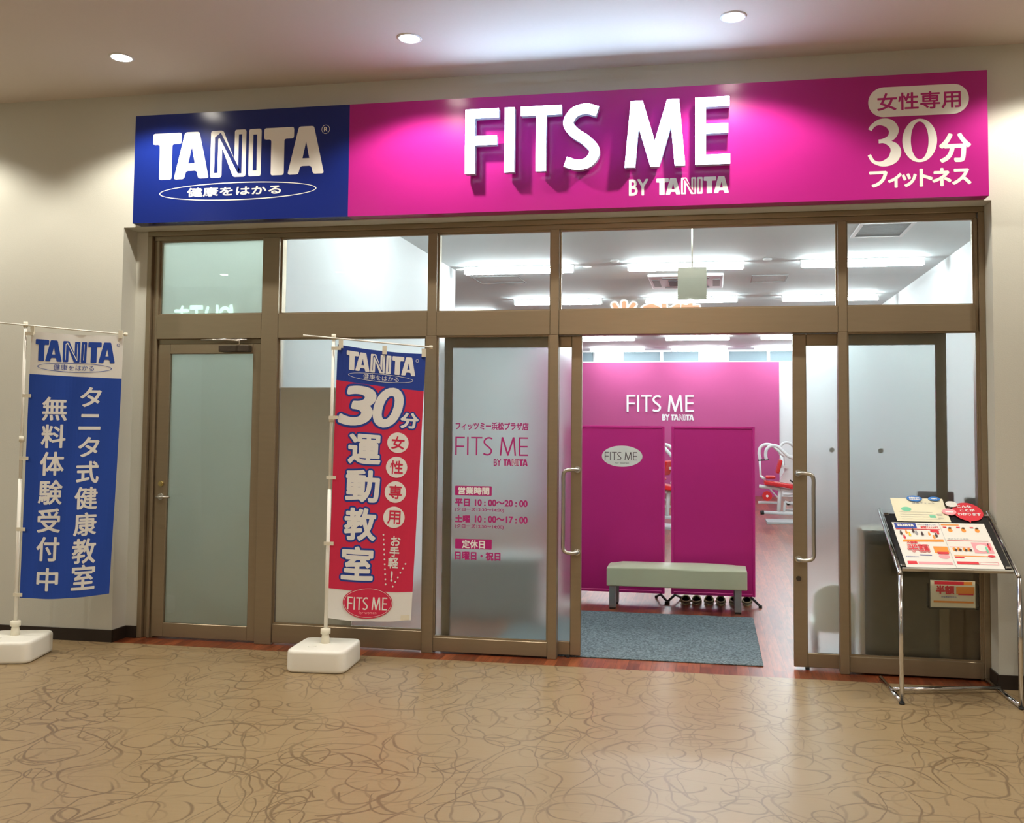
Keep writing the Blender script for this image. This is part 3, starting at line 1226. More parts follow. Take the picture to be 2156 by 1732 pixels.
# 3 with swelling strokes
P3 = smooth_path([Vector(p) for p in ((.935, 3.290, 0), (.955, 3.318, 0), (.995, 3.336, 0), (1.045, 3.325, 0), (1.072, 3.285, 0), (1.055, 3.240, 0), (1.010, 3.222, 0), (.985, 3.219, 0))], 5)
n = len(P3)
wp.stroke([(p.x, p.y) for p in P3], [.024+.034*math.sin(math.pi*min(1, max(0, (i/n-.15)/.7)))**1.5 for i in range(n)])
P3 = smooth_path([Vector(p) for p in ((.985, 3.219, 0), (1.025, 3.215, 0), (1.068, 3.190, 0), (1.082, 3.150, 0), (1.060, 3.105, 0), (1.005, 3.083, 0), (.955, 3.098, 0), (.930, 3.140, 0))], 5)
n = len(P3)
wp.stroke([(p.x, p.y) for p in P3], [.020+.042*math.sin(math.pi*min(1, max(0, (i/n-.1)/.7)))**1.5 for i in range(n)])
# 0
wp.part('numeral')
N = 64
o_ = [(1.218+.098*math.cos(2*math.pi*k/N), 3.215+.131*math.sin(2*math.pi*k/N)) for k in range(N)]
i_ = [(1.218+.050*math.cos(2*math.pi*k/N), 3.215+.114*math.sin(2*math.pi*k/N)) for k in range(N)]
wp.add(o_+i_, [(k, (k+1) % N, N+(k+1) % N, N+k) for k in range(N)])
wp.part('minute_sign').text('分', 1.332, 1.500, 3.080, 3.245, dil=.006)
wp.part('lower_word')
for ch, a, c_, z0, z1 in (('フ', .933, 1.030, 2.945, 3.035), ('ィ', 1.040, 1.110, 2.940, 3.020), ('ッ', 1.118, 1.195, 2.942, 3.015), ('ト', 1.218, 1.285, 2.942, 3.040), ('ネ', 1.290, 1.390, 2.940, 3.040), ('ス', 1.400, 1.500, 2.945, 3.033)):
    wp.text(ch, a, c_, z0, z1, dil=.0045)
wp.obj('white_lettering', WHITEP, sg, plane_y(YS))
ip.part('pill_lettering').text('女性専用', .980, 1.450, 3.405, 3.508, dil=.0022)
ip.obj('magenta_lettering', PINKP, sg, plane_y(YS-.0007))


# ---- flag banners
def cloth_fn(TL, TR, BR, BL, waves, sag):
    TL, TR, BR, BL = map(Vector, (TL, TR, BR, BL))
    nrm = ((TR-TL).cross(BL-TL)).normalized()
    if nrm.y > 0:
        nrm = -nrm

    def fn(u, v, off=0.):
        a = BL.lerp(BR, u)
        b_ = TL.lerp(TR, u)
        p = a.lerp(b_, v)
        k = 0
        for amp, fu, fv, ph in waves:
            k += amp*math.sin(fu*u*math.pi+fv*(1-v)*math.pi+ph)
        k *= min(1, u*6+.1)
        p = p + nrm*(k+off)
        p.z += sag[0]*math.sin(math.pi*u)*(1-v)**4 + sag[1]*4*u*(1-u)*v**8
        return p
    return fn


def flag(name, loc, poleTop, fn, base_rot, arm, clothmat, prints, side_clips, top_clips, label, joint):
    """loc pole foot (x, y); prints = [(name, material, Print in uv units, layer, label)]"""
    root = empty(name, (loc[0], loc[1], 0))
    off = Vector((loc[0], loc[1], 0))

    def local(p):
        return Vector(p)-off
    # water tank base
    t = bmesh.new()
    bmesh.ops.create_cube(t, size=1)
    for v in t.verts:
        v.co = Vector((v.co.x*.37, v.co.y*.37, (v.co.z+.5)*.135))
    ve = [e_ for e_ in t.edges if abs(e_.verts[0].co.z-e_.verts[1].co.z) > .01]
    bmesh.ops.bevel(t, geom=ve, offset=.055, segments=5, affect='EDGES', profile=.5)
    he = [e_ for e_ in t.edges if abs(e_.verts[0].co.z-e_.verts[1].co.z) < .001 and len(e_.link_faces) == 2 and abs(e_.link_faces[0].normal.z-e_.link_faces[1].normal.z) > .5]
    bmesh.ops.bevel(t, geom=he, offset=.024, segments=4, affect='EDGES', profile=.6)
    for f in t.faces:
        f.smooth = True
    mb = MB()
    mb.merge(t)
    mb.xform(Matrix.Rotation(base_rot, 4, 'Z'))
    tk = mb.obj('water_tank', PLASTW, root)
    cut = MB()
    cut.box(-.055, .055, -.25, .25, -.02, .022)
    cut.xform(Matrix.Rotation(base_rot+math.pi/2, 4, 'Z'))
    cu = cut.obj('cutter', PLASTW)
    # carry notch under the tank
    md = tk.modifiers.new('n', 'BOOLEAN')
    md.object = cu
    md.operation = 'DIFFERENCE'
    bpy.context.view_layer.update()
    me = bpy.data.meshes.new_from_object(tk.evaluated_get(bpy.context.evaluated_depsgraph_get()))
    tk.modifiers.clear()
    tk.data = me
    bpy.data.objects.remove(cu)
    tc_ = tk.location = Vector((.01, -.03, 0))
    MB().cyl((-.05, -.075, .1345), .024, .004).obj('filler_cap', PLASTW, tk)
    s_ = MB()
    s_.lathe((0, 0, .125), [(.030, 0), (.026, .035), (.022, .06), (.022, .065), (.031, .068), (.031, .098), (.020, .102)], 24)
    s_.obj('pole_socket', CLIP, root)
    pl = MB()
    top = Vector(poleTop)-off
    pl.tube([(0, 0, .13), Vector((0, 0, .13)).lerp(top, .5)], .0125, 12)
    pl.tube([Vector((0, 0, .13)).lerp(top, .5), top], .010, 12)
    pl.obj('pole', PLASTW, root)
    for f_ in joint:
        c0 = Vector((0, 0, .13)).lerp(top, f_)
        MB().cyl(c0, .016, .035, 'z', 16).obj('pole_joint', CLIP, root)
    MB().cyl(top+Vector((0, 0, -.015)), .014, .035, 'z', 16).obj('pole_cap', CLIP, root)
    am = MB()
    am.tube([local(arm[0]), local(arm[1])], .005, 8)
    am.obj('cross_arm', PLASTW, root)
    MB().cyl(local(arm[1])+Vector((-.012, 0, -.010)), .012, .022, 'z', 10).obj('arm_tip', CLIP, root)
    # cloth
    NU, NV = 28, 60
    m2 = bmesh.new()
    g = [[m2.verts.new(local(fn(i/NU, j/NV))) for i in range(NU+1)] for j in range(NV+1)]
    for j in range(NV):
        for i in range(NU):
            f = m2.faces.new((g[j][i], g[j][i+1], g[j+1][i+1], g[j+1][i]))
            f.smooth = True
    cb = MB()
    cb.bm.free()
    cb.bm = m2
    co = cb.obj('flag_cloth', clothmat, root, recalc=False)
    for nm, mt, pr, layer, lb in prints:
        for n2, q in pr.pieces():
            q.cut(1/NU, 1/NV)
            o = q.obj(n2 or nm, mt, co, lambda u, v: local(fn(u, v, .0012*layer)))
            if lb and not n2:
                o['label'] = lb
    for v in side_clips:
        c_ = MB()
        p = local(fn(0, v))
        c_.box(-.035, .028, -.0025, .0025, -.011, .011)
        o = c_.obj('cloth_loop', CLIP, root)
        o.location = p+Vector((0, -.014, 0))
    for u in top_clips:
        c_ = MB()
        p = local(fn(u, 1.0))
        c_.box(-.014, .014, -.0035, .0035, -.020, .034)
        o = c_.obj('cloth_loop', CLIP, root)
        o.location = p+Vector((0, -.006, 0))
    return tag(root, label, 'flag banner')


# red and blue flag
wh, bl, rd, gy = Print(), Print(), Print(), Print()
bl2, rd2, wh2 = Print(), Print(), Print()
bl.poly([[(0, .868), (1, .857), (1, 1), (0, 1)]])
rd.poly([[(0, .108), (1, .104), (1, .857), (0, .868)]])
wh.part('logo')
bl3 = Print().part('logo_inlines')
tanita(wh, bl3, .104, .891, .912, .984)
wh.part('oval_ring')
wh.ell(.50, .894, .37, .0155, 60, inner=(.006, .0018))
wh.part('slogan').text('健康をはかる', .299, .704, .884, .904, dil=0)
wh.part('registered_mark').ell(.905, .972, .018, .006, 20, inner=(.004, .0013))
ASP = 3.09


def dtext(pw, pb, t, bx, d, db, shear=0.):
    """white glyph with blue outline, in flag units (u is narrower than v)"""
    for pr, dd, pn in ((pb, db, 'glyph_outline'), (pw, d, 'glyph')):
        pr.part(pn)
        vs, fs, _ = glyphs(t)
        u0, u1, v0, v1 = bx
        base = [(u0+x*(u1-u0)+shear*(y-.5), v0+y*(v1-v0)) for x, y in vs]
        for k in range(-1, 20):
            a = 2*math.pi*k/20
            q = 0 if k < 0 else dd
            pr.add([(x+q*math.cos(a), y+q*math.sin(a)/ASP) for x, y in base], fs)


dtext(wh, bl2, '3', (.095, .425, .712, .850), .020, .045, .10)
dtext(wh, bl2, '0', (.455, .745, .714, .855), .020, .045, .10)
dtext(wh, bl2, '分', (.755, .952, .713, .768), .008, .026)
for t, bx in (('運', (.175, .530, .570, .674)), ('動', (.165, .535, .430, .542)), ('教', (.165, .515, .290, .402)), ('室', (.150, .505, .148, .262))):
    dtext(wh, bl2, t, bx, .012, .033)
for t, (u0, u1, v0, v1) in (('女', (.609, .858, .616, .693)), ('性', (.608, .857, .523, .602)), ('専', (.608, .859, .430, .510)), ('用', (.606, .858, .337, .416))):
    wh.part('white_disc').ell((u0+u1)/2, (v0+v1)/2, (u1-u0)/2, (v1-v0)/2, 40)
    du, dv = (u1-u0)*.20, (v1-v0)*.20
    rd2.part('disc_glyph').text(t, u0+du, u1-du, v0+dv, v1-dv, dil=.0015)
wh.part('small_words')
for t, bx in (('お', (.712, .823, .273, .307)), ('手', (.703, .815, .233, .268)), ('軽', (.692, .809, .191, .230)), ('!', (.730, .752, .144, .179))):
    wh.text(t, *bx, dil=.0015)
wh.part('dotted_line')
for k in range(11):
    wh.ell(.619+.055*k/10, .311-.179*k/10, .010, .0034, 12)
wh.part('dotted_line')
for k in range(6):
    wh.ell(.897-.137*k/5, .208-.083*k/5, .010, .0034, 12)
rd2.part('oval').ell(.471, .0645, .296, .0555, 60)
wh2.part('oval_ring').ell(.471, .0645, .285, .0515, 60, inner=(.004, .0012))
# letters of the oval, drawn at true proportion then squeezed to flag units
wh2.part('oval_lettering')
tmp = Print()
fits_me(tmp, .230*.565, .704*.565, .040*1.75, .085*1.75, .11)
wh2.add([(x[0]/.565, x[1]/1.75) for x in tmp.v], tmp.f)
gy.text('for women', .368, .581, .025, .036, dil=0)
yl = Print().rect(.875, .979, .002, .020)
fn1 = cloth_fn((-2.345, -.42, 2.010), (-1.823, -.22, 1.962), (-1.879, -.28, .270), (-2.379, -.42, .290),
               [(.010, 1.6, .5, .4), (.006, 3.4, 1.3, 1.2), (.004, 5, 3.0, 0)], (-.018, -.012))
flag('banner_flag', (-2.389, -.42), (-2.372, -.42, 2.055), fn1, math.radians(4), ((-2.544, -.50, 2.062), (-1.785, -.20, 2.006)), CLOTHW,
     [('blue_print', CLOTHB, bl, 1, 'blue top field'), ('red_print', CLOTHR, rd, 1, 'crimson field'), ('blue_outlines', CLOTHB, bl2, 1.7, 'blue outlines'),
      ('white_lettering', CLOTHW, wh, 2.4, None), ('red_lettering', CLOTHR, rd2, 3.1, 'crimson glyphs and oval'), ('oval_lettering', CLOTHW, wh2, 3.8, None), ('logo_inlines', CLOTHB, bl3, 3.1, None),
      ('small_lettering', PINKL, gy, 3.8, None), ('corner_tag', CLIP, yl, 1.5, None)],
     [.985, .73, .51, .27], [.04, .53, .98], 'crimson and blue flag banner on a white pole left of the entrance', (.72,))

# blue and white flag
wh, bl, wh2, bl2 = Print(), Print(), Print(), Print()
bl.part('blue_field').poly([[(0, 0), (1, 0), (1, .829), (0, .838)]])
bl.part('logo')
tanita(bl, wh2, .055, .915, .889, .972)
bl.part('oval_ring').ell(.485, .868, .40, .0185, 60, inner=(.007, .0022))
bl.part('slogan').text('健康をはかる', .260, .695, .857, .879)
bl.part('registered_mark').ell(.945, .962, .018, .006, 20, inner=(.005, .0016))
for t, a, b_, c_, d_ in (('タ', .567, .783, .718, .792), ('ニ', .566, .787, .630, .687), ('タ', .57, .786, .525, .599), ('式', .563, .796, .426, .506), ('健', .556, .796, .326, .408),
                         ('康', .556, .801, .227, .311), ('教', .551, .809, .124, .213), ('室', .557, .816, .028, .117), ('無', .163, .416, .664, .751), ('料', .166, .414, .56, .646),
                         ('体', .164, .412, .456, .542), ('験', .158, .411, .347, .435), ('受', .159, .406, .243, .329), ('付', .162, .409, .138, .224), ('中', .179, .408, .03, .11)):
    vs, fs, _ = glyphs(t)
    base = [(a+x*(b_-a), c_+y*(d_-c_)) for x, y in vs]
    wh.part('glyph')
    for k in range(-1, 8):
        q = 0 if k < 0 else .006
        an = 2*math.pi*k/8
        wh.add([(x+q*math.cos(an), y+q*math.sin(an)/ASP) for x, y in base], fs)
fn2 = cloth_fn((-4.376, -.62, 2.094), (-3.830, -.45, 2.078), (-3.834, -.50, .402), (-4.394, -.62, .372),
               [(.010, 1.4, .6, .9), (.006, 3.1, 1.5, .2), (.004, 6, 2.2, 1)], (-.022, -.010))
flag('banner_flag', (-4.417, -.62), (-4.422, -.62, 2.135), fn2, math.radians(14), ((-4.60, -.71, 2.147), (-3.815, -.43, 2.085)), CLOTHW,
     [('blue_print', CLOTHB2, bl, 1, 'royal blue field and logo'), ('white_lettering', CLOTHW, wh, 1.7, None), ('letter_inlines', CLOTHW, wh2, 1.7, None)],
     [.99, .755, .52, .255, .012], [.02, .97], 'royal blue and white flag banner on a white pole by the left wall', (.62,))

# ---- leaflet stand
st = empty('leaflet_stand', (1.02, -.58, 0), math.radians(3.0))
tag(st, 'chrome tube leaflet stand with tilted black board before the right window', 'display stand')
rT = .0125


def side(x, yb):
    pts = [(x, 0, .012), (x, .0, .05)]
    m_ = MB()
    m_.tube([(x, yb, rT), (x, .01, rT)], rT, 12)
    m_.tube([(x, 0, .006), (x, 0, .70)], rT, 12)
    m_.tube([(x, .0, .70), (x, .012, .712), (x, .48, 1.012)], rT, 12)
    o = m_.obj('side_tube', CHROME, st)
    MB().cyl((x, 0, 0), rT*1.15, .012).obj('rubber_foot', BLACKR, o)
    MB().cyl((x, yb-.015, 0), .010, .006).obj('rubber_foot', BLACKR, o)


side(0, .50)
side(.62, .54)
m_ = MB()
m_.tube([(0, .20, .026), (.62, .32, .026)], .012, 12)
m_.obj('cross_tube', CHROME, st)
Uv = Vector((0, .46, .295)).normalized()
Rv = Vector((1, 0, 0))
Nv = Rv.cross(Uv)
BO = Vector((0, .012, .712))


def brd(y_off=0.):
    return lambda u, v: BO+Rv*u+Uv*v+Nv*y_off


b = MB()
b.box(.018, .602, .035, .525, -.006, 0, bev=.001)
b.xform(Matrix.Translation(BO) @ Matrix((Rv, Uv, Nv)).transposed().to_4x4())
b.obj('black_board', BLACKP, st)
b = MB()
b.box(.018, .602, .020, .032, -.008, .010)
b.xform(Matrix.Translation(BO) @ Matrix((Rv, Uv, Nv)).transposed().to_4x4())
b.obj('paper_ledge', STEEL, st)
for u, v in ((.03, .515), (.60, .515), (.03, .055), (.585, .055)):
    b = MB()
    b.box(u-.014, u+.014, v-.008, v+.008, 0, .008, bev=.002)
    b.xform(Matrix.Translation(BO) @ Matrix((Rv, Uv, Nv)).transposed().to_4x4())
    b.obj('board_clip', CHROME, st)
STM = Matrix.Translation((1.02, -.58, 0)) @ Matrix.Rotation(math.radians(3.0), 4, 'Z')


def sheet(name, u0, u1, v0, v1, off, m, label, cat, group=None, curl=0.):
    """paper lying on the board, its own thing, in world space"""
    r_ = bpy.data.objects.new(name, None)
    COL.objects.link(r_)
    r_.matrix_world = STM
    n = 12
    me = bmesh.new()
    rows_ = []
    for j in range(n+1):
        v = v0+(v1-v0)*j/n
        k = off+curl*max(0, (v-.52)/.15)**2
        rows_.append([(me.verts.new(BO+Rv*u+Uv*v+Nv*k), me.verts.new(BO+Rv*u+Uv*v+Nv*(k+.0006))) for u in (u0, u1)])
    for j in range(n):
        a, b2 = rows_[j], rows_[j+1]
        me.faces.new((a[0][1], a[1][1], b2[1][1], b2[0][1]))
        me.faces.new((a[1][0], a[0][0], b2[0][0], b2[1][0]))
        me.faces.new((a[0][0], a[0][1], b2[0][1], b2[0][0]))
        me.faces.new((a[1][1], a[1][0], b2[1][0], b2[1][1]))
    cb = MB()
    cb.bm.free()
    cb.bm = me
    cb.obj('paper', m, r_)
    tag(r_, label, cat, group)
    fn = lambda u, v: BO+Rv*u+Uv*v+Nv*(off+.0012+curl*max(0, (v-.52)/.15)**2)
    return r_, fn


def pr_on(root, items, fn, step=.0004):
    for i, (nm, m, p) in enumerate(items):
        p.obj(nm, m, root, lambda u, v, i=i: fn(u, v)+Nv*(step*i))


fl, ff = sheet('flyer', .045, .565, .045, .440, .0010, PAPER, 'wide open flyer with red and blue print on the black board', 'flyer')
nv, wt, rdp, og, yw, gr, dk, lp, gn = [Print() for _ in range(9)]
nv.part('logo_field')
nv.rect(.056, .178, .385, .434)
tanita(wt, Print(), .068, .165, .400, .424)
nv.part('headline')
nv.text('あなたの健康づくりを', .186, .290, .414, .428)
rdp.part('headline')
rdp.text('30分', .200, .232, .386, .408, dil=.001)
rdp.text('フィットネス', .235, .298, .388, .405, dil=.0005)
rdp.part('red_line')
rdp.rect(.056, .302, .374, .380)
for x, y, m_ in ((.078, .335, dk), (.124, .325, yw), (.165, .338, gr), (.195, .330, dk), (.235, .335, og), (.270, .318, dk), (.090, .300, rdp), (.285, .345, rdp), (.150, .355, dk), (.110, .348, og), (.255, .305, og)):
    m_.ell(x, y, .007, .013, 14)
    m_.ell(x, y+.018, .005, .006, 12)
rdp.ell(.270, .362, .025, .012, 24)
og.part('orange_band')
og.poly([[(.070, .262), (.300, .268), (.300, .290), (.080, .283)]])
yl_ = yw
for t, u0, u1 in (('半', .090, .140), ('額', .145, .200)):
    vs, fs, _ = glyphs(t)
    for pr, q in ((rdp, 0.0072), (wt, .0042)):
        for k in range(12):
            a = 2*math.pi*k/12
            pr.add([(u0+x*(u1-u0)+q*math.cos(a), .178+y*.058+q*math.sin(a)) for x, y in vs], fs)
rd3 = Print().text('半', .090, .140, .178, .236, dil=.0012).text('額', .145, .200, .178, .236, dil=.0012)
rd3.text('入会金', .090, .150, .246, .266, dil=.001)
og.part('orange_box')
rrect(og, .228, .306, .168, .226, .006)
rdp.part('price_bar')
rdp.rect(.240, .300, .160, .180)
nv.part('blue_bar')
nv.rect(.140, .205, .145, .153)
nv.part('note')
nv.text('体験随時受付中', .060, .130, .128, .138)
lp.ell(.270, .140, .03, .02, 24)
rdp.part('footer_box')
rdp.rect(.060, .110, .070, .095)
lp.part('footer_band')
lp.rect(.118, .300, .072, .092)
# right page
og.part('page_heading')
og.rect(.320, .420, .418, .428)
for k in range(3):
    rdp.rect(.325+.075*k, .345+.075*k, .395, .405)
    og.ell(.360+.075*k, .375, .013, .018, 18)
    dk.ell(.362+.075*k, .392, .009, .006, 14)
gr.text('続けられる運動', .325, .440, .288, .300)
rdp.part('red_line')
rdp.rect(.320, .545, .279, .282)
lp.part('picture_box')
lp.poly([[(.445, .175), (.550, .175), (.550, .268), (.445, .268)]])
w3 = Print()
w3.ell(.492, .218, .032, .030, 24)
gn.ell(.515, .205, .006, .028, 14)
rdp.ell(.533, .225, .006, .026, 14)
dk.ell(.533, .252, .004, .005, 10)
for x in (.340, .365, .395, .420):
    og.ell(x, .205, .010, .016, 14)
    dk.ell(x+.006, .198, .007, .010, 12)
lp.rect(.320, .435, .222, .228)
og.part('orange_band')
og.rect(.325, .545, .145, .152)
rdp.part('small_red_box')
rdp.rect(.325, .375, .130, .140)
rdp.ell(.525, .150, .020, .010, 18)
rdp.part('footer_box')
rdp.rect(.325, .440, .078, .100)
lp.part('footer_frame')
lp.poly([[(.445, .078), (.545, .078), (.545, .100), (.445, .100)], [(.448, .081), (.542, .081), (.542, .097), (.448, .097)]])
gr.rect(.3095, .3110, .048, .437)
pr_on(fl, [('orange_print', ORANGE, og), ('pink_print', PINKL, lp), ('blue_print', NAVYP, nv), ('red_print', REDP, rdp), ('white_print', PAPER, wt), ('white_spot', PAPER, w3),
           ('yellow_print', YELLOW, yw), ('grey_print', GREYP, gr), ('green_print', GREENP, gn), ('dark_print', DARKP, dk), ('red_lettering', REDP, rd3)], ff)
lf, ff = sheet('leaflet', .080, .385, .448, .660, .0030, PAPERY, 'pale yellow leaflet clipped behind the wide flyer, top edge curling up', 'leaflet', curl=.012)
gn, gr, bu = Print(), Print(), Print()
gn.ell(.155, .565, .030, .020, 28)
gn.rect(.275, .310, .485, .510)
gr.text('健康チェック', .200, .330, .612, .628)
for k in range(4):
    gr.rect(.110, .330-.03*(k % 2), .470+.022*k, .4715+.022*k)
    gr.rect(.320, .350, .478+.014*k, .481+.014*k)
pr_on(lf, [('green_print', GREENP, gn), ('grey_print', GREYP, gr)], ff)


def bubble(name, cu, cv, ru, rv, m, label, texts, off, tail):
    r_ = bpy.data.objects.new(name, None)
    COL.objects.link(r_)
    r_.matrix_world = STM
    b_ = MB()
    pts_ = []
    for k in range(40):
        a = 2*math.pi*k/40
        pts_.append((cu+ru*math.cos(a), cv+rv*math.sin(a)))
    b_.prism(pts_, 0, .0015)
    b_.prism([(cu-ru*.3, cv-rv*.9), (cu+tail, cv-rv*1.18), (cu-ru*.02, cv-rv*.9)], 0, .0015)
    for v in b_.bm.verts:
        u, k, w = v.co
        v.co = BO+Rv*u+Uv*w+Nv*(off+k)
    b_.obj('card', m, r_)
    p = Print()
    for t, u0, u1, v0, v1 in texts:
        p.text(t, u0, u1, v0, v1, dil=.0012)
    if texts:
        p.obj('lettering', WHITEC, r_, lambda u, v: BO+Rv*u+Uv*v+Nv*(off+.0022))
    return tag(r_, label, 'card')


bubble('speech_bubble_card', .503, .545, .085, .088, REDP, 'red round speech bubble card with white words at the board top right',
       [('こんな', .455, .535, .585, .608), ('ことが', .462, .545, .548, .572), ('わかります', .440, .570, .508, .533)], .006, -.01)
bubble('speech_bubble_card', .395, .538, .040, .030, PINKL, 'pale pink oval card left of the red bubble card', [('体組成計', .372, .418, .530, .544)], .0095, .01)
bubble('speech_bubble_card', .220, .655, .045, .028, SKYP, 'blue oval card on the upper middle of the yellow leaflet', [('体重計では', .190, .250, .655, .668), ('わからない', .190, .250, .640, .652)], .016, .03)
bubble('speech_bubble_card', .335, .655, .035, .020, SKYP, 'small blue oval card right of the other blue one on the leaflet', [('中身を', .318, .352, .650, .660)], .016, .03)
bubble('speech_bubble_card', .425, .610, .034, .028, PAPER, 'white cloud shaped card on the red bubble upper left edge', [], .012, -.03)

# leaflet pocket hanging under the board
pk_ = empty('leaflet_pocket', (1.02, -.58, 0), math.radians(3.0))
tag(pk_, 'clear acrylic leaflet pocket hanging below the black board', 'leaflet holder')
b = MB()
b.box(.165, .400, .060, .063, .520, .735)
b.obj('back_plate', ACRYL, pk_)
b = MB()
b.box(.150, .415, .010, .013, .525, .655)
b.box(.150, .153, .013, .060, .525, .655)
b.box(.412, .415, .013, .060, .525, .655)
b.box(.150, .415, .010, .060, .520, .525)
b.obj('pocket_front', ACRYL, pk_)
lf = empty('leaflet', (1.02, -.58, 0), math.radians(3.0))
tag(lf, 'orange and red leaflet standing inside the clear pocket under the board', 'leaflet')
MB().box(.165, .400, .026, .030, .527, .672).obj('paper', PAPERY, lf)
og, rd_, wt, dk = Print(), Print(), Print(), Print()
rd_.rect(.185, .340, .650, .668)
og.rect(.340, .385, .650, .668)
og.rect(.300, .395, .600, .640)
rd_.rect(.310, .390, .595, .603)
for t, u0, u1 in (('半', .195, .238), ('額', .242, .288)):
    rd_.text(t, u0, u1, .600, .643, dil=.0025)
dk.text('体験教室受付中', .220, .300, .578, .588)
og.rect(.180, .390, .552, .562)
for i, (nm, m_, p) in enumerate((('orange_print', ORANGE, og), ('red_print', REDP, rd_), ('dark_print', NAVYP, dk))):
    p.obj(nm, m_, lf, plane_y(.0255-.0003*i))

# dark board at the right picture edge
db = empty('sandwich_board', (1.703, -.41, 0))
tag(db, 'dark brown standing board leaning at the right picture edge', 'sign board')
b = MB()
b.prism([(-.02, 0), (.035, 0), (.16, .75), (.60, .75), (.72, 0), (.775, 0), (.64, .80), (.11, .80)], 0, .03)
b.obj('frame', mat('very_dark_brown_wood', (.035, .018, .012), .5), db)
b = MB()
b.prism([(.035, .05), (.715, .05), (.60, .75), (.16, .75)], .008, .022)
b.obj('panel', BLACKP, db)

# ================================================================== INSIDE THE SHOP
# entrance mat
b = MB()
b.box(-1.49, .318, .085, 1.585, 0, .008, bev=.003)
o = b.obj('entrance_mat', MATM)
tag(o, 'grey blue speckled entrance mat on the wood floor in the doorway', 'door mat')

# bench
bn = empty('bench', (-.29, 1.875, 0), math.radians(-.0))
tag(bn, 'long pale green padded bench with grey legs before the magenta screens', 'bench')
t = bmesh.new()
bmesh.ops.create_cube(t, size=1)
bmesh.ops.subdivide_edges(t, edges=t.edges[:], cuts=9, use_grid_fill=True)
for v in t.verts:
    x, y, z = v.co
    X = x*1.136
    Yv = y*.31
    Z = .190+(z+.5)*.152
    if z > .49:
        Z += .030*max(0, 1-(2*x)**8)*max(0, 1-(2*y)**2)
        Z += .004*math.sin(9*x)*math.cos(5*y)
        X *= 1-.02*0
    # round the corners
    kx = max(0, abs(2*x)-.94)/.06
    ky = max(0, abs(2*y)-.85)/.15
    v.co = Vector((X, Yv, Z))
for f in t.faces:
    f.smooth = False
mb = MB()
mb.merge(t)
cu = mb.obj('cushion', BENCH, bn)
md = cu.modifiers.new('bv', 'BEVEL')
md.width = .008
md.segments = 2
md.limit_method = 'ANGLE'
for x in (-.520, .495):
    for y in (-.120, .120):
        b = MB()
        b.box(x-.028, x+.028, y-.028, y+.028, .012, .192, bev=.004)
        l = b.obj('leg', ALU, bn)
        MB().box(x-.024, x+.024, y-.024, y+.024, 0, .013).obj('foot_cap', BLACKR, l)


# folding screens
def screen(x0, x1, label, oval):
    w = x1-x0
    r_ = empty('partition_screen', (x0, 2.14, 0))
    tag(r_, label, 'partition screen')
    b_ = MB()
    t_ = .022
    b_.box(0, t_, 0, .03, .068, 1.508, bev=.004).box(w-t_, w, 0, .03, .068, 1.508, bev=.004)
    b_.box(t_, w-t_, 0, .03, 1.486, 1.508, bev=.004).box(t_, w-t_, 0, .03, .068, .092, bev=.004)
    b_.obj('frame', PINKF, r_)
    MB().box(t_, w-t_, .006, .024, .092, 1.486).obj('fabric_panel', PINKS, r_)
    for x in (.03, w-.03):
        f_ = MB()
        sx_ = 1 if x > w/2 else -1
        f_.tube([(x+sx_*.065, -.105, .014), (x, .0, .060), (x, .03, .060), (x-sx_*.05, .16, .014)], .010, 8)
        f_.box(x+sx_*.065-.014, x+sx_*.065+.014, -.125, -.095, 0, .024)
        f_.box(x-sx_*.05-.012, x-sx_*.05+.012, .15, .18, 0, .022)
        f_.obj('foot', BLACKR, r_)
    if oval:
        cx = -.774-x0
        p_ = Print().ell(cx, 1.242, .177, .092, 64)
        o_ = p_.obj('oval_badge', WHITEP, r_, plane_y(-.0008+.006))
        o_.data.materials[0] = WHITEP
        q = Print()
        fits_me(q, cx-.152, cx+.132, 1.207, 1.278, .085)
        q.text('for women', cx-.06, cx+.06, 1.178, 1.190)
        q.obj('badge_lettering', DARKP, o_, plane_y(.0045))
        o_['label'] = 'white oval badge with dark lettering'


screen(-1.26, -.404, 'magenta folding screen with white oval badge, behind the bench left end', True)
screen(-.348, .360, 'plain magenta folding screen behind the bench right end', False)

# slippers
sl = empty('slipper', (0, 0, 0))
N = 28


def slip_r(a):
    # outline, toe at +y
    x = .0385*math.cos(a)*(1.0 if math.sin(a) > 0 else .92)
    y = .125*math.sin(a)
    return x, y


b = MB()
A = [b.bm.verts.new((*slip_r(2*math.pi*k/N), 0)) for k in range(N)]
B = [b.bm.verts.new((slip_r(2*math.pi*k/N)[0]*1.04, slip_r(2*math.pi*k/N)[1]*1.02, .014)) for k in range(N)]
b.bm.faces.new(A[::-1])
b.bm.faces.new(B)
for k in range(N):
    b.bm.faces.new((A[k], A[(k+1) % N], B[(k+1) % N], B[k]))
b.obj('sole', SLIP, sl)
b = MB()
pts = [Vector((slip_r(math.pi*k/14+math.pi*0)[0]*.98, slip_r(0)[1]+.0, .0)) for k in range(2)]
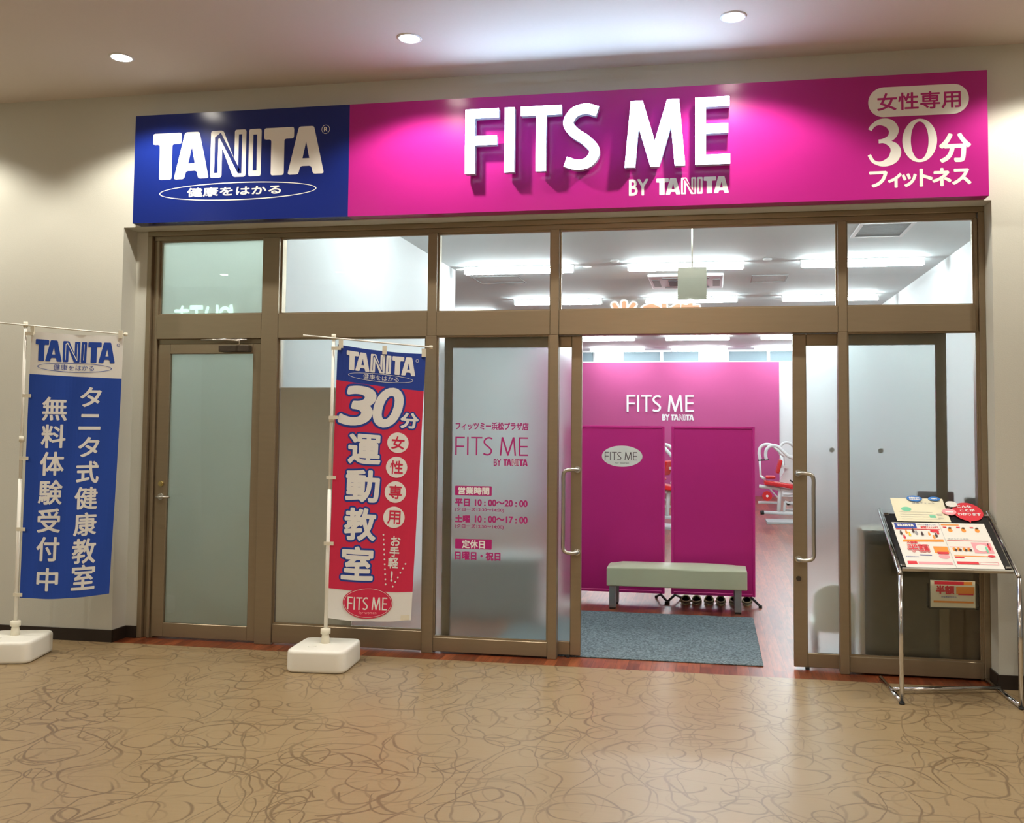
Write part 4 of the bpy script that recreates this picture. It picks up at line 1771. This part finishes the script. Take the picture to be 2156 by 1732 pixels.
# heel rim and toe cap as arched shells
rings = []
for j in range(9):
    y = -.03+.154*j/8
    wr = .0405*math.sqrt(max(.004, 1-(max(0, y)/.1245)**2))
    hgt = .054*math.sqrt(max(.004, 1-(max(0, y-.02)/.1045)**2))
    rings.append([b.bm.verts.new((wr*math.cos(math.pi*k/12), y, .012+hgt*math.sin(math.pi*k/12))) for k in range(13)])
for j in range(8):
    for k in range(12):
        f = b.bm.faces.new((rings[j][k], rings[j][k+1], rings[j+1][k+1], rings[j+1][k]))
        f.smooth = True
up_ = b.obj('upper', SLIP, sl)
b = MB()
rg = []
for j in range(9):
    y = -.026+.144*j/8
    wr = .0372*math.sqrt(max(.004, 1-(max(0, y)/.1185)**2))
    hgt = .0500*math.sqrt(max(.004, 1-(max(0, y-.02)/.0985)**2))
    rg.append([b.bm.verts.new((wr*math.cos(math.pi*k/12), y, .014+hgt*math.sin(math.pi*k/12))) for k in range(13)])
for j in range(8):
    for k in range(12):
        b.bm.faces.new((rg[j][k], rg[j][k+1], rg[j+1][k+1], rg[j+1][k]))
b.obj('lining', SLIPIN, up_)
md = up_.modifiers.new('s', 'SOLIDIFY')
md.thickness = .004
b = MB()
heel = []
for k in range(15):
    a = math.pi+math.pi*k/14
    x, y = slip_r(a)
    heel.append((x*1.0, min(y, -.028+.0)*1.0, .014+.016))
b.tube([(x, y, z) for x, y, z in heel], .006, 8)
b.tube([(.0405*math.cos(math.pi*k/12), -.030, .012+.054*math.sin(math.pi*k/12)) for k in range(13)], .0055, 8)
b.obj('rim', SLIP, sl)
b = MB()
b.add = None
vs_ = [b.bm.verts.new((slip_r(2*math.pi*k/N)[0]*.92, slip_r(2*math.pi*k/N)[1]*.95, .0165)) for k in range(N)]
b.bm.faces.new(vs_)
b.obj('insole', SLIPIN, sl)
SL = [(-.224, 2.155, 'first'), (-.130, 2.16, 'second'), (-.027, 2.18, 'third'), (.072, 2.185, 'fourth'), (.185, 2.20, 'fifth'), (.292, 2.21, 'sixth')]
for i, (x, y, nm) in enumerate(SL):
    o = sl if i == 0 else copy_tree(sl)
    o.location = (x, y, 0)
    o.rotation_euler = (0, 0, math.radians((3, -4, 1, -1, 4, -2)[i]))
    tag(o, 'olive slipper half under the right magenta screen, %s from the left' % nm, 'slipper', 'slippers under the screen')

# magenta rear panel with cut letters
pw = empty('feature_panel', (0, 0, 0))
b = MB()
b.box(-2.98, 1.441, 14.86, 14.903, 0, 2.93)
pp = tag(b.obj('feature_panel', PINKW), 'large magenta panel covering the rear wall with white shop lettering', 'wall panel')
bpy.data.objects.remove(pw)
for k, P in fits_me_polys(-1.879, -.395, 1.825, 2.195, .115).items():
    b = MB()
    b.prism(P, 14.83, 14.86)
    b.obj('letter', WHITEC, pp)
q = Print()
q2 = Print()
q.text('BY', -1.084, -.935, 1.640, 1.765, dil=.008)
tanita(q, q2, -.900, -.395, 1.637, 1.768)
q.obj('small_lettering', WHITEC, pp, plane_y(14.852))
q2.obj('letter_inlines', PINKW, pp, plane_y(14.846))


# gym machines
def machine():
    r_ = empty('exercise_machine', (0, 0, 0))
    K = .00118

    def P(x, y, d=0.):
        return ((x-205)*K*1.0, d, (1340-y)*K)
    a = MB()
    for pts, d in (([(300, 500), (290, 440), (300, 370), (340, 325), (400, 310), (455, 330), (520, 395), (600, 460), (760, 490)], -.12),
                   ([(235, 500), (222, 430), (232, 360), (270, 315), (330, 300), (400, 318), (470, 380), (560, 455), (760, 480)], .25)):
        a.tube(smooth_path([P(x, y, d) for x, y in pts], 5), .026, 12)
    a.obj('curved_arm', GYMW, r_)
    g = MB()
    g.tube([P(190, 510, -.12), P(330, 500, -.12)], .011, 8)
    g.obj('grip', BLACKR, r_)
    s_ = MB()
    s_.tube([P(228, 500, .22), P(235, 730, .1)], .018, 10)
    s_.tube([P(235, 730, .1), P(280, 760, 0)], .022, 10)
    s_.tube([P(210, 860, 0), P(400, 880, 0), P(700, 930, 0)], .028, 10)
    s_.tube([P(480, 880, 0), P(460, 1190, 0)], .030, 10)
    s_.tube([P(330, 870, 0), P(470, 1030, 0)], .012, 8)
    s_.tube([P(200, 1085, .1), P(470, 1085, .1)], .020, 10)
    s_.tube([P(270, 1210, 0), P(900, 1215, 0)], .026, 10)
    s_.tube([P(540, 1060, 0), P(640, 1090, 0)], .018, 10)
    s_.tube([P(540, 1060, 0), P(530, 1200, 0)], .018, 10)
    s_.obj('frame', GYMW, r_)
    w_ = MB()
    w_.prism([(P(x, y)[0], P(x, y)[2]) for x, y in ((540, 470), (860, 500), (860, 930), (700, 900), (480, 785), (545, 660))], .05, .16)
    w_.obj('shroud', GYMW, r_)
    for nm, c_, rot, dx, dz in (('seat', (465, 830), 8, .23, .034), ('backrest', (465, 590), -75, .11, .026), ('leg_pad', (355, 735), 0, .075, .02)):
        b_ = MB()
        b_.box(-dx, dx, -.13, .13, -dz, dz, bev=.02, seg=3)
        x, _, z = P(*c_)
        b_.xform(Matrix.Translation((x, -.02, z)) @ Matrix.Rotation(math.radians(-rot if nm == 'seat' else -rot), 4, 'Y').inverted())
        b_.obj(nm, GYMR, r_)
    b_ = MB()
    x, _, z = P(500, 595)
    b_.box(x-.01, x+.10, -.03, .03, z-.02, z+.02)
    b_.obj('backrest_bracket', GYMW, r_)
    b_ = MB()
    x, _, z = P(310, 985)
    b_.cyl((x, -.05, z), .075, -.05, 'y', 28)
    o_ = b_.obj('resistance_dial', GYMR, r_)
    MB().cyl((x, -.10, z), .020, -.012, 'y', 16).obj('hub', GYMW, o_)
    b_ = MB()
    b_.tube([P(225, 1215, 0), P(272, 1210, 0)], .034, 10)
    b_.obj('foot_cap', BLACKR, r_)
    b_ = MB()
    b_.box(*[P(300, 0)[0], P(900, 0)[0]], -.26, .26, 0, .03)
    b_.obj('step_plate', mat('grey_step_plate', (.45, .48, .48), .5), r_)
    b_ = MB()
    b_.box(P(640, 0)[0], P(700, 0)[0], -.05, .0, P(0, 1130)[2], P(0, 1100)[2])
    b_.tube([P(600, 770, -.1), P(690, 825, -.1)], .012, 8)
    b_.obj('pedal', BLACKR, r_)
    return r_


mc = machine()
mc.location = (.73, 9.25, 0)
mc.scale = (1.02, 1, 1)
tag(mc, 'white and red exercise machine with curved arms, right of the screens', 'exercise machine', 'gym machines')
for x, y, rz, lb in ((-.95, 8.2, -20, 'white and red exercise machine glimpsed in the gap between the screens'),
                     (1.30, 11.2, 25, 'white and red exercise machine farther back near the right wall')):
    o = copy_tree(mc)
    o.location = (x, y, 0)
    o.rotation_euler = (0, 0, math.radians(rz))
    tag(o, lb, 'exercise machine', 'gym machines')

# furniture behind the frosted panes
b = MB()
cab = empty('cabinet', (0, 0, 0))
tag(cab, 'dark brown cabinet behind the right frosted window', 'cabinet')
b.box(.935, 1.62, .130, .53, 0, .85).box(.930, 1.63, .122, .54, .85, .868)
b.obj('body', BROWN, cab)
for i in range(2):
    MB().box(.945+.335*i, 1.270+.335*i, .118, .130, .03, .835).obj('door', BROWN, cab)
b = MB()
b.box(1.262, 1.475, .16, .21, .868, 1.115, bev=.004)
o = b.obj('box', mat('dull_red_card', (.14, .03, .04), .6))
tag(o, 'dark red box on the cabinet behind the right frosted window', 'box')
b = MB()
b.box(1.545, 1.66, .16, .22, .868, 1.08, bev=.004)
o = b.obj('box', mat('brown_card', (.16, .10, .07), .6))
tag(o, 'small brown box beside the dark red box on the cabinet', 'box')
ch = empty('chair', (.80, .62, 0))
tag(ch, 'low white chair with rounded back behind the right sliding door', 'chair')
b = MB()
n = 16
pts = [(-.13, 0)]+[(-.13*math.cos(math.pi*k/n), .22+.10*math.sin(math.pi*k/n)) for k in range(n+1)]+[(.13, 0)]
b.prism([(x, z+.14) for x, z in pts], -.02, .02)
b.obj('backrest', CHAIRW, ch)
b = MB()
b.box(-.14, .14, .02, .30, .17, .20, bev=.01, seg=2)
b.obj('seat', CHAIRW, ch)
for x in (-.11, .11):
    for y in (.0, .26):
        MB().tube([(x, y, 0), (x, y, .17)], .010, 8).obj('leg', ALU, ch)
b = MB()
b.box(-2.948, -2.40, .0350, .0440, .145, 1.754)
o = b.obj('partition_board', BEIGEB)
tag(o, 'beige board standing against the glass behind the red flag pole', 'board')

# ceiling things inside
hs = empty('hanging_board', (-.15, 1.2, 3.2))
tag(hs, 'beige square board hanging on a thin rod behind the widest transom window', 'hanging sign')
MB().box(-.11, .11, -.008, .008, -.72, -.47, bev=.002).obj('board', mat('beige_hanging_board', (.42, .41, .33), .7), hs)
MB().tube([(0, 0, -.47), (0, 0, 0)], .006, 8).obj('rod', CLIP, hs)
ac = empty('air_conditioner', (-.29, 4.82, 3.198))
tag(ac, 'white square ceiling air conditioner between the tube lights', 'air conditioner')
b = MB()
b.box(-.42, .42, -.48, .48, -.035, 0, bev=.015, seg=2)
b.obj('casing', ACW, ac)
MB().box(-.20, .20, -.20, .20, -.042, -.034).obj('intake_grille', ACD, ac)
for a in range(4):
    f_ = MB()
    f_.box(-.26, .26, .30, .38, -.040, -.030)
    f_.xform(Matrix.Rotation(a*math.pi/2, 4, 'Z'))
    f_.obj('air_vane', GRILLE, ac)
vt = empty('ceiling_vent', (1.43, 2.24, 3.2))
tag(vt, 'grey louvred ceiling vent with white frame at the right transom window', 'vent')
b = MB()
for x0, x1, y0, y1 in ((-.22, .22, -.30, -.27), (-.22, .22, .27, .30), (-.22, -.19, -.27, .27), (.19, .22, -.27, .27)):
    b.box(x0, x1, y0, y1, -.015, 0)
b.obj('frame', LAMPW, vt)
b = MB()
for k in range(18):
    y = -.26+k*.0295
    b.box(-.19, .19, y, y+.018, -.010, -.004)
b.box(-.19, .19, -.27, .27, -.003, 0)
b.obj('louvres', GRILLE, vt)
for i, (x, y, w, d, lb) in enumerate(((.64, 4.85, .40, .50, 'faint square access hatch in the shop ceiling right of the air conditioner'), (-2.45, 4.55, .55, .5, 'faint square access hatch in the shop ceiling near the left wall'))):
    b = MB()
    t_ = .012
    b.box(x-w/2, x+w/2, y-d/2, y-d/2+t_, 3.194, 3.2).box(x-w/2, x+w/2, y+d/2-t_, y+d/2, 3.194, 3.2)
    b.box(x-w/2, x-w/2+t_, y-d/2+t_, y+d/2-t_, 3.194, 3.2).box(x+w/2-t_, x+w/2, y-d/2+t_, y+d/2-t_, 3.194, 3.2)
    tag(b.obj('access_hatch', GRILLE), lb, 'ceiling hatch')
for x, y, lb in ((-.98, 3.45, 'small round smoke detector left of the middle front tube light'), (.55, 3.55, 'small round smoke detector between the middle and right front tube lights'), (-1.9, 5.35, 'small sprinkler head on the shop ceiling near the second row left light')):
    b = MB()
    b.lathe((x, y, 3.2), [(.045, 0), (.045, -.012), (.030, -.022), (.010, -.026)], 20)
    tag(b.obj('smoke_detector', LAMPW), lb, 'smoke detector')

# lit signs across the corridor, seen mirrored in the transom glass
op = empty('opposite_sign', (0, -8.35, 0))
tag(op, 'row of orange lit letters with white outlines across the corridor, mirrored in the transom glass', 'sign')
for i, (t, a, b_) in enumerate((('お', -.62, -.20), ('ゆ', -1.08, -.70), ('米', -1.56, -1.14))):
    vs, fs, _ = glyphs(t)
    for nm, m_, q, yy in (('letter_outline', WHT_L, .045, .0), ('letter_face', ORNG_L, .018, .01)):
        p = Print()
        for k in range(12):
            an = 2*math.pi*k/12
            p.add([(b_-x*(b_-a)+q*math.cos(an), 3.06+y*.37+q*math.sin(an)) for x, y in vs], fs)
        p.obj(nm, m_, op, plane_y(yy+.001*i))
op = empty('opposite_sign', (0, -8.35, 0))
tag(op, 'row of mint lit letters across the corridor, mirrored in the leftmost transom glass', 'sign')
p = Print()
for i, t in enumerate('市エいり'):
    u1_ = -7.93-.27*(3-i)
    p.text(t, u1_-.25, u1_, 3.08, 3.48, dil=.012, mirror=True)
p.obj('letters', MINT_L, op, plane_y(0))

for x, yy, z, lb in ((.745, .112, 1.365, 'clear suction hook on the right sliding door glass beside the mullion'), (1.03, .055, 1.365, 'clear suction hook high on the frosted window behind the leaflet stand')):
    b = MB()
    b.cyl((x, yy, z), .016, .006, 'y', 20, r2=.010)
    b.tube([(x, yy+.006, z), (x, yy+.014, z-.012), (x, yy+.020, z-.004)], .003, 6)
    tag(b.obj('suction_hook', LAMPW), lb, 'hook')

lc = empty('low_cabinet', (-1.72, 1.72, 0))
tag(lc, 'grey low cabinet behind the frosted window with the opening hours', 'cabinet')
MB().box(-.42, .38, 0, .40, .03, .46, bev=.004).obj('body', mat('grey_laminate', (.20, .205, .20), .5), lc)
MB().box(-.43, .39, -.01, .41, .46, .48).obj('top', mat('light_grey_top', (.40, .41, .40), .4), lc)
MB().box(-.40, .36, .02, .38, 0, .03).obj('plinth', BLACKR, lc)
